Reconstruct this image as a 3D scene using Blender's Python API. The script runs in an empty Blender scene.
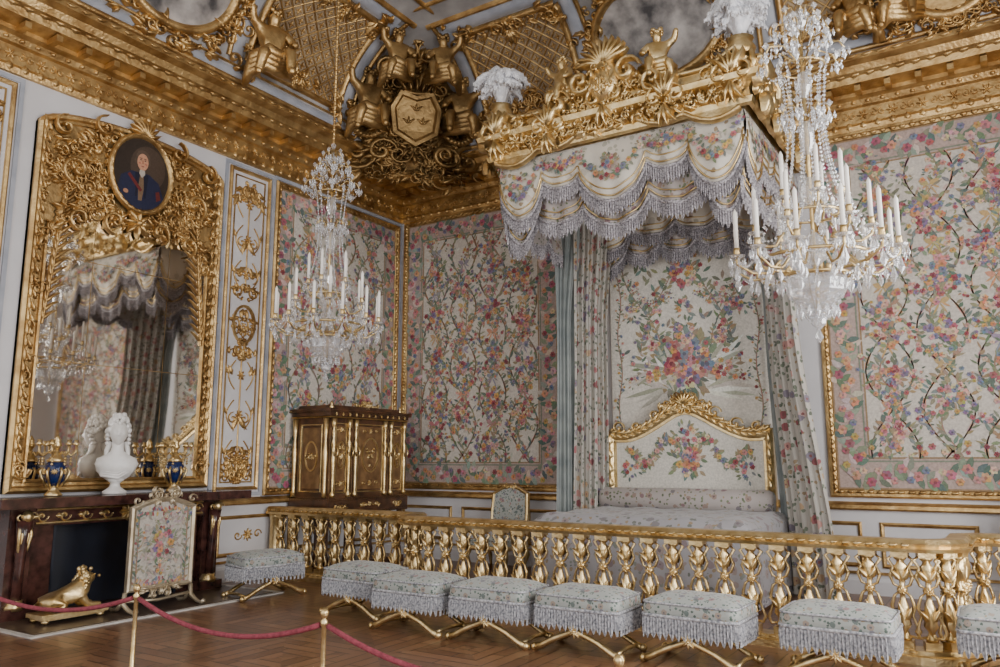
import bpy, math, random
import numpy as np
from mathutils import Vector, Matrix
from math import sin, cos, pi, atan2, sqrt, radians
R = random.Random(11)
scene = bpy.context.scene

def C(r, g, b):
    f = lambda c: (c/255/12.92) if c/255 <= 0.04045 else ((c/255+0.055)/1.055)**2.4
    return (f(r), f(g), f(b))

# ------------------------------------------------------------------ materials
def newmat(name):
    m = bpy.data.materials.new(name); m.use_nodes = True
    nt = m.node_tree; b = nt.nodes['Principled BSDF']
    return m, nt, b
def node(nt, t, **kw):
    n = nt.nodes.new(t)
    for k, v in kw.items(): setattr(n, k, v)
    return n
def ramp(nt, stops, interp='LINEAR'):
    r = nt.nodes.new('ShaderNodeValToRGB'); r.color_ramp.interpolation = interp
    e = r.color_ramp.elements
    while len(e) > 1: e.remove(e[-1])
    e[0].position = stops[0][0]; e[0].color = (*stops[0][1], 1)
    for p, c in stops[1:]:
        x = e.new(p); x.color = (*c, 1)
    return r
def mixc(nt, fac, a, b):
    m = nt.nodes.new('ShaderNodeMix'); m.data_type = 'RGBA'
    for inp, val in ((m.inputs[0], fac), (m.inputs[6], a), (m.inputs[7], b)):
        if isinstance(val, (tuple, list)): inp.default_value = (*val[:3], 1)
        elif isinstance(val, (int, float)): inp.default_value = val
        else: nt.links.new(val, inp)
    return m.outputs[2]
def mathn(nt, op, a, b=None):
    m = nt.nodes.new('ShaderNodeMath'); m.operation = op
    for i, val in enumerate((a, b)):
        if val is None: continue
        if isinstance(val, (int, float)): m.inputs[i].default_value = val
        else: nt.links.new(val, m.inputs[i])
    return m.outputs[0]

def noisy(name, c1, c2, scale=4, rough=.6, metal=0, bump=0, bscale=60, detail=4, coat=0):
    m, nt, b = newmat(name)
    tc = node(nt, 'ShaderNodeTexCoord')
    nz = node(nt, 'ShaderNodeTexNoise'); nz.inputs['Scale'].default_value = scale; nz.inputs['Detail'].default_value = detail
    nt.links.new(tc.outputs['Object'], nz.inputs['Vector'])
    r = ramp(nt, [(.35, c1), (.65, c2)])
    nt.links.new(nz.outputs['Fac'], r.inputs[0]); nt.links.new(r.outputs[0], b.inputs['Base Color'])
    b.inputs['Roughness'].default_value = rough; b.inputs['Metallic'].default_value = metal
    if coat: b.inputs['Coat Weight'].default_value = coat
    if bump:
        n2 = node(nt, 'ShaderNodeTexNoise'); n2.inputs['Scale'].default_value = bscale
        nt.links.new(tc.outputs['Object'], n2.inputs['Vector'])
        bp = node(nt, 'ShaderNodeBump'); bp.inputs['Strength'].default_value = bump; bp.inputs['Distance'].default_value = .02
        nt.links.new(n2.outputs['Fac'], bp.inputs['Height']); nt.links.new(bp.outputs[0], b.inputs['Normal'])
    return m

GOLD = noisy('gilded_wood', C(166, 132, 84), C(214, 182, 126), 5, .38, .88, .35, 25)
GOLDB = noisy('gilt_bronze', C(196, 166, 110), C(232, 208, 158), 8, .32, .9, .2, 40)
GOLDD = noisy('aged_gilding', C(132, 106, 68), C(194, 162, 110), 3, .44, .82, .4, 18)
WHITE = noisy('painted_panelling', C(206, 205, 208), C(216, 215, 218), 1.5, .5)
BLUEG = noisy('grey_blue_moulding', C(150, 156, 168), C(176, 180, 190), 3, .5)
CEIL = noisy('ceiling_paint', C(132, 130, 130), C(166, 164, 164), 2.5, .7)
CEILT = noisy('ceiling_tan_ground', C(134, 114, 88), C(172, 152, 122), 2.5, .7)
MARBLE = noisy('dark_red_marble', C(44, 26, 24), C(84, 52, 46), 9, .18, 0, 0, detail=9)
WMARB = noisy('white_marble', C(222, 220, 216), C(240, 238, 236), 6, .35)
DARK = noisy('dark_blue_firebox', C(14, 18, 30), C(24, 30, 46), 3, .5)
CANDLE = noisy('candle_wax', C(238, 232, 222), C(248, 244, 238), 5, .5)
FEATHER = noisy('ostrich_feather', C(216, 218, 224), C(244, 244, 248), 14, .9, 0, .5, 60)
FRINGE = noisy('silk_fringe', C(104, 100, 106), C(190, 186, 190), 50, .75, detail=2)
FRINGEW = noisy('pale_tassel_fringe', C(118, 120, 128), C(196, 196, 200), 50, .75, detail=2)
ROPE = noisy('rose_velvet_rope', C(124, 50, 62), C(152, 70, 82), 30, .85)
WOOD = noisy('mahogany', C(54, 36, 26), C(96, 64, 42), 6, .3, coat=.3)
WOODL = noisy('satinwood', C(100, 72, 46), C(136, 104, 68), 9, .35, coat=.3)
BLUEP = noisy('blue_porcelain', C(16, 28, 66), C(26, 44, 92), 6, .12)
LINING = noisy('grey_silk_lining', C(120, 128, 128), C(150, 156, 154), 3, .55)
STONE = noisy('hearth_stone', C(180, 176, 172), C(208, 204, 198), 5, .4)
PAINTC = noisy('ceiling_painting', C(112, 106, 100), C(206, 200, 190), 3.2, .6, detail=7)
PAINTD = noisy('clouded_painting', C(66, 64, 66), C(196, 190, 186), 2.4, .6, detail=9)

def mirror_mat():
    m, nt, b = newmat('old_mirror_glass')
    b.inputs['Metallic'].default_value = 1; b.inputs['Roughness'].default_value = .03
    b.inputs['Base Color'].default_value = (.84, .8, .74, 1)
    return m
MIRROR = mirror_mat()

def crystal_mat():
    m = bpy.data.materials.new('cut_crystal'); m.use_nodes = True
    nt = m.node_tree; nt.nodes.clear()
    out = node(nt, 'ShaderNodeOutputMaterial')
    g = node(nt, 'ShaderNodeBsdfGlass'); g.inputs['Roughness'].default_value = .02; g.inputs['IOR'].default_value = 1.5
    t = node(nt, 'ShaderNodeBsdfTransparent'); d = node(nt, 'ShaderNodeBsdfPrincipled')
    d.inputs['Base Color'].default_value = (.84, .86, .9, 1); d.inputs['Roughness'].default_value = .06; d.inputs['Metallic'].default_value = .4
    a = node(nt, 'ShaderNodeMixShader'); a.inputs[0].default_value = .4
    nt.links.new(g.outputs[0], a.inputs[1]); nt.links.new(t.outputs[0], a.inputs[2])
    b = node(nt, 'ShaderNodeMixShader'); b.inputs[0].default_value = .34
    nt.links.new(a.outputs[0], b.inputs[1]); nt.links.new(d.outputs[0], b.inputs[2])
    nt.links.new(b.outputs[0], out.inputs[0])
    return m
CRYSTAL = crystal_mat()

def vcol_mat(name, rough=.85):
    m, nt, b = newmat(name)
    a = node(nt, 'ShaderNodeVertexColor'); a.layer_name = 'Col'
    tc = node(nt, 'ShaderNodeTexCoord')
    nz = node(nt, 'ShaderNodeTexNoise'); nz.inputs['Scale'].default_value = 40
    nt.links.new(tc.outputs['Object'], nz.inputs['Vector'])
    r = ramp(nt, [(.3, (.8, .8, .8)), (.7, (1.08, 1.08, 1.08))])
    nt.links.new(nz.outputs['Fac'], r.inputs[0])
    mm = nt.nodes.new('ShaderNodeMix'); mm.data_type = 'RGBA'; mm.blend_type = 'MULTIPLY'; mm.inputs[0].default_value = 1
    nt.links.new(a.outputs[0], mm.inputs[6]); nt.links.new(r.outputs[0], mm.inputs[7])
    nt.links.new(mm.outputs[2], b.inputs['Base Color'])
    b.inputs['Roughness'].default_value = rough
    return m
EMBR = vcol_mat('embroidered_silk')
PAINT = vcol_mat('oil_paint', .45)

def floral(name, base, pal, scale, dens=.5, leafc=C(110, 120, 92)):
    m, nt, b = newmat(name)
    tc = node(nt, 'ShaderNodeTexCoord')
    nz = node(nt, 'ShaderNodeTexNoise'); nz.inputs['Scale'].default_value = scale*2.2
    nt.links.new(tc.outputs['Object'], nz.inputs['Vector'])
    va = node(nt, 'ShaderNodeVectorMath', operation='MULTIPLY_ADD')
    nt.links.new(nz.outputs['Color'], va.inputs[0]); va.inputs[1].default_value = (.35/scale,)*3
    nt.links.new(tc.outputs['Object'], va.inputs[2])
    def vor(sc):
        v = node(nt, 'ShaderNodeTexVoronoi'); v.inputs['Scale'].default_value = sc
        nt.links.new(va.outputs[0], v.inputs['Vector'])
        s = node(nt, 'ShaderNodeSeparateColor'); nt.links.new(v.outputs['Color'], s.inputs[0])
        return v, s
    v1, s1 = vor(scale); v2, s2 = vor(scale*2.3)
    leafm = mathn(nt, 'MULTIPLY', mathn(nt, 'LESS_THAN', v2.outputs['Distance'], .36), mathn(nt, 'GREATER_THAN', s2.outputs[0], 1-dens))
    lc = ramp(nt, [(0, leafc), (.5, tuple(x*.7 for x in leafc)), (.75, C(150, 132, 106))], 'CONSTANT')
    nt.links.new(s2.outputs[1], lc.inputs[0])
    c1 = mixc(nt, leafm, base, lc.outputs[0])
    fm = mathn(nt, 'MULTIPLY', mathn(nt, 'LESS_THAN', v1.outputs['Distance'], .34), mathn(nt, 'GREATER_THAN', s1.outputs[0], 1-dens))
    fc = ramp(nt, [(i/len(pal), p) for i, p in enumerate(pal)], 'CONSTANT')
    nt.links.new(s1.outputs[1], fc.inputs[0])
    c2 = mixc(nt, fm, c1, fc.outputs[0])
    cm = mathn(nt, 'MULTIPLY', mathn(nt, 'LESS_THAN', v1.outputs['Distance'], .13), mathn(nt, 'GREATER_THAN', s1.outputs[0], 1-dens))
    c3 = mixc(nt, cm, c2, tuple(x*.6 for x in pal[0]))
    nt.links.new(c3, b.inputs['Base Color']); b.inputs['Roughness'].default_value = .75
    b.inputs['Sheen Weight'].default_value = .2
    return m
PAL = [C(168, 106, 108), C(188, 142, 134), C(142, 82, 86), C(184, 156, 124), C(130, 122, 136), C(196, 168, 162)]
FLORV = floral('valance_brocade', C(208, 202, 190), [C(192, 184, 172), C(196, 180, 168), C(184, 178, 166)], 5, .5, C(174, 170, 154))
FLORC = floral('curtain_brocade', C(184, 180, 172), PAL, 6.5, .85, C(112, 122, 106))
FLORS = floral('stool_brocade', C(158, 162, 158), [C(122, 120, 128), C(150, 136, 124), C(100, 112, 108), C(190, 180, 168), C(150, 118, 116)], 14, .9, C(94, 110, 102))
FLORB = floral('bedcover_brocade', C(160, 158, 162), [C(138, 124, 128), C(152, 138, 134), C(126, 122, 124)], 7, .7, C(130, 134, 126))
FLORD = floral('lambrequin_band', C(168, 160, 156), [C(134, 108, 110), C(146, 126, 116), C(118, 112, 116)], 9, .6)

def parquet():
    m, nt, b = newmat('oak_parquet')
    tc = node(nt, 'ShaderNodeTexCoord')
    def brick(rot):
        mp = node(nt, 'ShaderNodeMapping'); mp.inputs['Rotation'].default_value = (0, 0, rot)
        nt.links.new(tc.outputs['Object'], mp.inputs['Vector'])
        br = node(nt, 'ShaderNodeTexBrick')
        br.inputs['Color1'].default_value = (*C(136, 98, 70), 1); br.inputs['Color2'].default_value = (*C(106, 74, 52), 1)
        br.inputs['Mortar'].default_value = (*C(50, 34, 26), 1); br.inputs['Scale'].default_value = 1
        br.inputs['Mortar Size'].default_value = .007; br.inputs['Brick Width'].default_value = .9; br.inputs['Row Height'].default_value = .13
        nt.links.new(mp.outputs[0], br.inputs['Vector']); return br
    b1 = brick(radians(0)); b2 = brick(radians(90))
    mp = node(nt, 'ShaderNodeMapping'); mp.inputs['Rotation'].default_value = (0, 0, radians(45))
    nt.links.new(tc.outputs['Object'], mp.inputs['Vector'])
    ck = node(nt, 'ShaderNodeTexChecker'); ck.inputs['Scale'].default_value = 1.3
    nt.links.new(mp.outputs[0], ck.inputs['Vector'])
    c = mixc(nt, ck.outputs['Fac'], b1.outputs['Color'], b2.outputs['Color'])
    nt.links.new(c, b.inputs['Base Color']); b.inputs['Roughness'].default_value = .3
    return m
PARQ = parquet()

# ------------------------------------------------------------------ mesh builder
class MB:
    def __init__(s): s.v = []; s.f = []; s.m = []; s.c = []; s.sm = []; s.col = False
    def add(s, verts, faces, mat=0, col=None, smooth=True):
        o = len(s.v); s.v.extend(verts)
        s.f.extend([tuple(i+o for i in f) for f in faces]); n = len(faces)
        s.m.extend([mat]*n); s.sm.extend([smooth]*n)
        if col is not None: s.col = True
        s.c.extend([col or (1, 1, 1)]*n)
def finish(mb, name, mats, parent=None, loc=(0, 0, 0), rotz=0, mesh=None):
    if mesh is None:
        me = bpy.data.meshes.new(name); me.from_pydata([tuple(p) for p in mb.v], [], mb.f)
        for m in mats: me.materials.append(m)
        me.polygons.foreach_set('material_index', mb.m); me.polygons.foreach_set('use_smooth', mb.sm)
        if mb.col:
            ca = me.color_attributes.new('Col', 'FLOAT_COLOR', 'CORNER')
            ls = [len(f) for f in mb.f]
            arr = np.ones((len(mb.f), 4), dtype=np.float32); arr[:, :3] = np.array(mb.c, dtype=np.float32)
            ca.data.foreach_set('color', np.repeat(arr, ls, axis=0).ravel())
        me.update()
    else: me = mesh
    ob = bpy.data.objects.new(name, me); scene.collection.objects.link(ob)
    ob.location = loc; ob.rotation_euler = (0, 0, rotz)
    if parent: ob.parent = parent
    return ob
def empty(name, loc=(0, 0, 0)):
    e = bpy.data.objects.new(name, None); scene.collection.objects.link(e); e.location = loc
    e.empty_display_size = .1; return e

def box(mb, c, s, mat=0, col=None):
    x, y, z = c; a, b, d = s[0]/2, s[1]/2, s[2]/2
    v = [(x+i*a, y+j*b, z+k*d) for i in (-1, 1) for j in (-1, 1) for k in (-1, 1)]
    mb.add(v, [(0, 1, 3, 2), (4, 6, 7, 5), (0, 4, 5, 1), (2, 3, 7, 6), (0, 2, 6, 4), (1, 5, 7, 3)], mat, col, False)
def lathe(mb, prof, c=(0, 0, 0), n=16, mat=0, sx=1, sy=1, smooth=True, tilt=None, col=None):
    v = []; f = []
    for r, z in prof:
        for k in range(n):
            a = 2*pi*k/n+pi/n; p = Vector((r*cos(a)*sx, r*sin(a)*sy, z))
            if tilt is not None: p = tilt @ p
            v.append((p.x+c[0], p.y+c[1], p.z+c[2]))
    for i in range(len(prof)-1):
        for k in range(n):
            k2 = (k+1) % n; f.append((i*n+k, i*n+k2, (i+1)*n+k2, (i+1)*n+k))
    f.append(tuple(range(n))[::-1]); f.append(tuple((len(prof)-1)*n+k for k in range(n)))
    mb.add(v, f, mat, col, smooth)
def tube(mb, pts, r, n=6, mat=0, col=None):
    P = [Vector(p) for p in pts]; N = len(P); v = []; f = []
    rr = r if isinstance(r, (list, tuple)) else [r]*N
    up = None
    for i in range(N):
        d = (P[min(i+1, N-1)]-P[max(i-1, 0)])
        if d.length < 1e-9: d = Vector((0, 0, 1))
        d.normalize()
        if up is None: up = d.orthogonal().normalized()
        up = (up-d*up.dot(d))
        if up.length < 1e-6: up = d.orthogonal()
        up.normalize(); w = d.cross(up)
        for k in range(n):
            a = 2*pi*k/n; q = P[i]+(up*cos(a)+w*sin(a))*rr[i]; v.append((q.x, q.y, q.z))
    for i in range(N-1):
        for k in range(n):
            k2 = (k+1) % n; f.append((i*n+k, i*n+k2, (i+1)*n+k2, (i+1)*n+k))
    f.append(tuple(range(n))[::-1]); f.append(tuple((N-1)*n+k for k in range(n)))
    mb.add(v, f, mat, col)
def ball(mb, c, r, mat=0, n=10, m=7, sz=(1, 1, 1), col=None):
    v = []; f = []
    for i in range(m+1):
        th = pi*i/m
        for k in range(n):
            a = 2*pi*k/n; v.append((c[0]+r*sz[0]*sin(th)*cos(a), c[1]+r*sz[1]*sin(th)*sin(a), c[2]+r*sz[2]*cos(th)))
    for i in range(m):
        for k in range(n):
            k2 = (k+1) % n; f.append((i*n+k, (i+1)*n+k, (i+1)*n+k2, i*n+k2))
    mb.add(v, f, mat, col)
FL = lambda u, v, h: (u, v, h)
def sweep(mb, path, prof, mat=0, M=FL, closed=False, smooth=False, caps=True):
    n = len(path); v = []; f = []; k = len(prof)
    for i in range(n):
        p = Vector(path[i]); nx = Vector(path[(i+1) % n]); pv = Vector(path[i-1])
        if not closed and i == 0: d1 = d2 = (nx-p).normalized()
        elif not closed and i == n-1: d1 = d2 = (p-pv).normalized()
        else: d1 = (p-pv).normalized(); d2 = (nx-p).normalized()
        n1 = Vector((d1.y, -d1.x)); n2 = Vector((d2.y, -d2.x)); m = (n1+n2)/max(.3, 1+n1.dot(n2))
        for d, z in prof: v.append(M(p.x+m.x*d, p.y+m.y*d, z))
    for i in range(n if closed else n-1):
        j = (i+1) % n
        for a in range(k-1): f.append((i*k+a, j*k+a, j*k+a+1, i*k+a+1))
    if caps and not closed: f.append(tuple(range(k))); f.append(tuple((n-1)*k+a for a in range(k))[::-1])
    mb.add(v, f, mat, None, smooth)
def rectpath(u0, v0, u1, v1):
    return [(u0, v0), (u0, v1), (u1, v1), (u1, v0)]
def slab(mb, M, pts, h0, h1, mat=0, col=None):
    n = len(pts); v = [M(p[0], p[1], h0) for p in pts]+[M(p[0], p[1], h1) for p in pts]
    f = [tuple(range(n))[::-1], tuple(range(n, 2*n))]+[(i, (i+1) % n, n+(i+1) % n, n+i) for i in range(n)]
    mb.add(v, f, mat, col, False)
def flat(mb, M, pts, h, mat=0, col=None):
    mb.add([M(p[0], p[1], h) for p in pts], [tuple(range(len(pts)))], mat, col, False)

# relief ornaments ------------------------------------------------
def stroke(mb, M, pts, w, h, base=0, mat=0, col=None, n=4):
    v = []; f = []; N = len(pts)
    for i, p in enumerate(pts):
        q0 = pts[max(i-1, 0)]; q1 = pts[min(i+1, N-1)]
        dx, dy = q1[0]-q0[0], q1[1]-q0[1]; L = sqrt(dx*dx+dy*dy) or 1
        nx, ny = -dy/L, dx/L; ww = w(i/(N-1)) if callable(w) else w
        for k in range(n+1):
            a = pi*k/n; v.append(M(p[0]+nx*ww*cos(a), p[1]+ny*ww*cos(a), base+h*sin(a)))
    for i in range(N-1):
        for k in range(n): f.append((i*(n+1)+k, i*(n+1)+k+1, (i+1)*(n+1)+k+1, (i+1)*(n+1)+k))
    mb.add(v, f, mat, col)
def leaf(mb, M, x, y, ang, L, W, h, mat=0, base=0, lobes=3, curl=.25):
    v = []; f = []; N = 7; px, py = x, y
    for i in range(N+1):
        t = i/N; a = ang+curl*t*t*2
        hw = W*(sin(pi*min(1, t**.75*.97+.03)))*(1+.28*cos(lobes*2*pi*t))
        for s in (-1, -.5, 0, .5, 1):
            v.append(M(px-sin(a)*hw*s, py+cos(a)*hw*s, base+h*((1-s*s)*.6+.4*sin(pi*t)+(.25 if s == 0 else 0)) if abs(s) < 1 else base+h*.15*t))
        px += cos(a)*L/N; py += sin(a)*L/N
    for i in range(N):
        for k in range(4): f.append((i*5+k, i*5+k+1, (i+1)*5+k+1, (i+1)*5+k))
    mb.add(v, f, mat)
def volute(mb, M, x, y, s, a0, d, h, mat=0, base=0, turns=1.3, w=.07):
    pts = []; N = 20
    for i in range(N+1):
        t = i/N; r = s*(.1+.9*t**1.3)*.5; a = a0+d*(1-t)*2*pi*turns
        pts.append((x+r*cos(a), y+r*sin(a)))
    stroke(mb, M, pts, lambda t: s*w*(.6+.6*sin(pi*t)), h, base, mat)
    return pts[-1]
def dome(mb, M, x, y, rx, ry, h, mat=0, base=0, n=10):
    v = []; f = []
    for i in range(4):
        t = i/3*pi/2
        for k in range(n):
            a = 2*pi*k/n; v.append(M(x+rx*cos(t)*cos(a)*1.0, y+ry*cos(t)*sin(a), base+h*sin(t)))
    for i in range(3):
        for k in range(n):
            k2 = (k+1) % n; f.append((i*n+k, i*n+k2, (i+1)*n+k2, (i+1)*n+k))
    mb.add(v, f, mat)
def rosette(mb, M, x, y, r, h, mat=0, base=0, n=8):
    for k in range(n): leaf(mb, M, x, y, 2*pi*k/n, r, r*.3, h, mat, base, 1, 0)
    dome(mb, M, x, y, r*.28, r*.28, h*1.4, mat, base)
def rocaille(mb, M, cx, cy, rx, ry, n, size, h, mat=0, base=0, sym=True, hole=None):
    for _ in range(n):
        a = R.uniform(0, 2*pi); q = sqrt(R.random()); x = rx*q*cos(a); y = ry*q*sin(a)
        if hole and (x/hole[0])**2+(y/hole[1])**2 < 1: continue
        s = size*R.uniform(.6, 1.3); k = R.random(); an = R.uniform(0, 2*pi); d = R.choice((-1, 1)); hh = h*R.uniform(.7, 1.3)
        for sg in ((1, -1) if sym else (1,)):
            X = cx+sg*x; A = an if sg == 1 else pi-an; D = d*sg
            if k < .42:
                e = volute(mb, M, X, cy+y, s, A, D, hh, mat, base)
                leaf(mb, M, e[0], e[1], A+D*1.5, s*.6, s*.16, hh, mat, base, 3, .3*D)
            elif k < .9:
                leaf(mb, M, X, cy+y, A, s*.9, s*.2, hh, mat, base, 3, .35*D)
                leaf(mb, M, X, cy+y, A+.6*D, s*.6, s*.16, hh*.8, mat, base, 3, .35*D)
            else: rosette(mb, M, X, cy+y, s*.3, hh, mat, base, 6)
def arabesque(mb, M, cx, v0, v1, w, mat=0, base=0, h=.025):
    H = v1-v0; stroke(mb, M, [(cx, v0+H*i/20) for i in range(21)], .012, h*.6, base, mat)
    n = max(3, int(H/.42))
    for i in range(n):
        z = v0+H*(i+.5)/n; up = 1 if z > (v0+v1)/2 else -1
        k = i % 3
        for s in (1, -1):
            if k == 0:
                volute(mb, M, cx+s*w*.25, z, w*.42, pi/2*up, -s*up, h, mat, base)
                leaf(mb, M, cx+s*.02, z-up*.12, pi/2-s*.8 if up > 0 else -pi/2+s*.8, w*.45, w*.09, h, mat, base, 3, -.3*s*up)
            elif k == 1:
                volute(mb, M, cx+s*w*.2, z+.05*up, w*.34, -pi/2*up, s*up, h, mat, base)
                leaf(mb, M, cx, z, (pi/2-s*.5)*up, w*.5, w*.1, h, mat, base)
            else:
                leaf(mb, M, cx+s*w*.3, z, pi/2*up-s*.4, w*.3, w*.08, h, mat, base)
            stroke(mb, M, [(cx+s*w*(.2+.22*sin(pi*j/10)), z-.2+.04*j) for j in range(11)], .009, h*.8, base, mat)
            leaf(mb, M, cx+s*w*.42, z, pi/2-s*.3, .12, .022, h, mat, base)
        rosette(mb, M, cx, z, w*.14, h*1.3, mat, base, 6)

# flat embroidery ------------------------------------------------
PINKS = [C(168, 100, 106), C(190, 136, 132), C(142, 76, 82), C(200, 158, 148), C(198, 142, 104), C(132, 118, 144), C(208, 184, 158), C(190, 156, 98), C(120, 128, 148)]
GREENS = [C(112, 124, 98), C(134, 140, 116), C(100, 114, 104), C(146, 140, 114), C(156, 136, 108), C(122, 136, 130)]
def pj(c, j=.12): return tuple(max(0, x*(1+R.uniform(-j, j))) for x in c)
def eleaf(mb, M, x, y, a, L, W, col, h=.004):
    c, s = cos(a), sin(a); h += R.uniform(0, .004)
    P = [(0, 0), (L*.35, W), (L*.7, W*.8), (L, 0), (L*.7, -W*.8), (L*.35, -W)]
    flat(mb, M, [(x+c*p-s*q, y+s*p+c*q) for p, q in P], h, 0, col)
def eflower(mb, M, x, y, r, col, h=.009, n=6):
    h += R.uniform(0, .003)
    for k in range(n):
        a = 2*pi*k/n+R.random()*.3; eleaf(mb, M, x, y, a, r, r*.42, pj(col, .25), h)
    flat(mb, M, [(x+r*.3*cos(2*pi*k/6), y+r*.3*sin(2*pi*k/6)) for k in range(6)], h+.005, 0, pj(tuple(v*.6 for v in col)))
def bouquet(mb, M, x, y, r, n=9, col=None):
    for _ in range(int(n*1.9)):
        a = R.uniform(0, 2*pi); q = r*sqrt(R.random()); eleaf(mb, M, x+q*cos(a), y+q*sin(a), a+R.uniform(-.6, .6), r*.5, r*.11, pj(R.choice(GREENS)))
    for _ in range(n):
        a = R.uniform(0, 2*pi); q = r*.8*sqrt(R.random()); eflower(mb, M, x+q*cos(a), y+q*sin(a), r*R.uniform(.18, .32), R.choice(PINKS))
def vine(mb, M, fx, v0, v1, dens=.055, fl=.3, sc=1.0, stemcol=C(156, 124, 108)):
    n = int((v1-v0)/.05)
    pts = [(fx(v0+(v1-v0)*i/n), v0+(v1-v0)*i/n) for i in range(n+1)]
    for i in range(n):
        (x0, y0), (x1, y1) = pts[i], pts[i+1]
        flat(mb, M, [(x0-.009, y0), (x0+.009, y0), (x1+.009, y1), (x1-.009, y1)], .003, 0, pj(stemcol))
    z = v0
    while z < v1:
        s = R.choice((-1, 1)); a = pi/2-s*R.uniform(.3, 1.3)
        eleaf(mb, M, fx(z), z, a, R.uniform(.07, .14)*sc, R.uniform(.012, .025)*sc, pj(R.choice(GREENS)))
        if R.random() < fl:
            x = fx(z)+s*R.uniform(.05, .14)*sc
            eflower(mb, M, x, z+R.uniform(0, .08), R.uniform(.024, .05)*sc, R.choice(PINKS))
        z += dens*R.uniform(.6, 1.4)
def ribbon_bow(mb, M, x, y, s, col):
    for sg in (-1, 1):
        eleaf(mb, M, x, y, pi/2-sg*1.1, s, s*.28, pj(col)); eleaf(mb, M, x, y, -pi/2+sg*.5, s*1.3, s*.1, pj(col)); eleaf(mb, M, x+sg*.02, y, -pi/2+sg*1.0, s*.9, s*.1, pj(col))
def tapestry(name, M, u0, v0, u1, v1, bw=.36):
    e = empty(name); mb = MB()
    flat(mb, M, rectpath(u0, v0, u1, v1), .012, 0, C(178, 158, 150))
    flat(mb, M, rectpath(u0+bw, v0+bw, u1-bw, v1-bw), .014, 0, C(202, 195, 185))
    Mh = lambda u, v, h: M(u, v, h+.014)
    for d, cc in ((bw, C(150, 126, 96)), (bw-.04, C(126, 134, 118)), (.03, C(150, 126, 96))):
        P = rectpath(u0+d, v0+d, u1-d, v1-d); Q = rectpath(u0+d+.02, v0+d+.02, u1-d-.02, v1-d-.02)
        for i in range(4):
            j = (i+1) % 4; flat(mb, Mh, [P[i], P[j], Q[j], Q[i]], .002, 0, cc)
    W = u1-u0-2*bw; H = v1-v0-2*bw; nc = max(2, round(W/.62)); cw = W/nc
    ua, ub = u0+bw, u1-bw
    tone = [C(188, 178, 166), C(212, 206, 196), C(186, 182, 172), C(196, 178, 168)]
    for _ in range(int(W*H*60)):
        eleaf(mb, Mh, R.uniform(ua+.05, ub-.12), R.uniform(v0+bw+.05, v1-bw-.1), R.uniform(.2, 2.9), .1, .02, pj(R.choice(tone), .05), -.003)
    PER = .98
    for c in range(nc):
        cx = ua+cw*(c+.5); ph = c*pi; off = (c % 2)*PER/2; om = 2*pi/PER
        # two ribbons crossing each other = trellis of medallions
        g1 = lambda z, cx=cx: cx+cw*.44*sin(om/2*(z-v0)+c*pi/2)
        g2 = lambda z, cx=cx: cx-cw*.44*sin(om/2*(z-v0)+c*pi/2)
        f2 = lambda z, cx=cx, ph=ph: cx-.09*sin(z*5.1+ph)+.03*sin(z*9)
        for g_, cc in ((g1, C(196, 150, 124)), (g2, C(178, 146, 140))):
            n = int((v1-v0-2*bw)/.04)
            for i in range(n):
                z0_ = v0+bw+i*.04; x0_, x1_ = g_(z0_), g_(z0_+.04); wd = .014+.008*sin(i*.9)
                flat(mb, Mh, [(x0_-wd, z0_), (x0_+wd, z0_), (x1_+wd, z0_+.04), (x1_-wd, z0_+.04)], .003, 0, pj(cc, .15))
            vine(mb, Mh, g_, v0+bw, v1-bw, .05, .3, .95)
        vine(mb, Mh, f2, v0+bw, v1-bw, .034, .34, 1.0)
        z = v0+bw+.3+off
        while z < v1-bw-.18:
            bouquet(mb, Mh, cx+R.uniform(-.04, .04), z, .2, 15)
            for s in (-1, 1):
                for k in range(9):
                    t = k/8; x = cx+s*(.05+.24*t); zz = z-.22-.08*sin(pi*t)+.1*t
                    eleaf(mb, Mh, x, zz, R.uniform(0, 6.3), .08, .018, pj(R.choice(GREENS)))
                    if k % 3 == 1: eflower(mb, Mh, x, zz, .034, R.choice(PINKS))
            ribbon_bow(mb, Mh, cx, z+.33, .13, R.choice([C(198, 144, 116), C(184, 128, 132), C(150, 142, 156), C(186, 158, 112)]))
            bouquet(mb, Mh, cx+R.choice((-1, 1))*.06, z+.5, .1, 6)
            z += PER*.76
        z = v0+bw+.45
        while z < v1-bw-.15:
            for x in (cx+.5*cw,):
                if ua+.1 < x < ub-.1: bouquet(mb, Mh, x, z+R.uniform(-.05, .05), .1, 6)
            z += .52
    def bord(a0, b0, a1, b1):
        L = sqrt((a1-a0)**2+(b1-b0)**2); n = int(L/.085)
        for i in range(n):
            t = (i+.5)/n; x = a0+(a1-a0)*t; y = b0+(b1-b0)*t; o = .08*sin(i*.8)
            dx, dy = (b1-b0)/L, -(a1-a0)/L; x += dx*o; y += dy*o
            an = atan2(b1-b0, a1-a0)
            for s in (-1, 1):
                eleaf(mb, Mh, x, y, an+s*R.uniform(.5, 1.5), .16, .038, pj(R.choice([C(108, 126, 108), C(134, 146, 124), C(96, 114, 108), C(204, 184, 176), C(150, 160, 150)])))
            if i % 2 == 0: eflower(mb, Mh, x, y, .065, R.choice([C(164, 96, 110), C(186, 126, 130), C(202, 166, 164), C(198, 150, 120)]))
            else: eflower(mb, Mh, x-2*dx*o, y-2*dy*o, .05, R.choice(PINKS))
    b = bw/2
    bord(u0+b, v0+b, u0+b, v1-b); bord(u1-b, v0+b, u1-b, v1-b); bord(u0+b, v0+b, u1-b, v0+b); bord(u0+b, v1-b, u1-b, v1-b)
    finish(mb, 'silk_hanging', [EMBR], e)
    g = MB()
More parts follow.
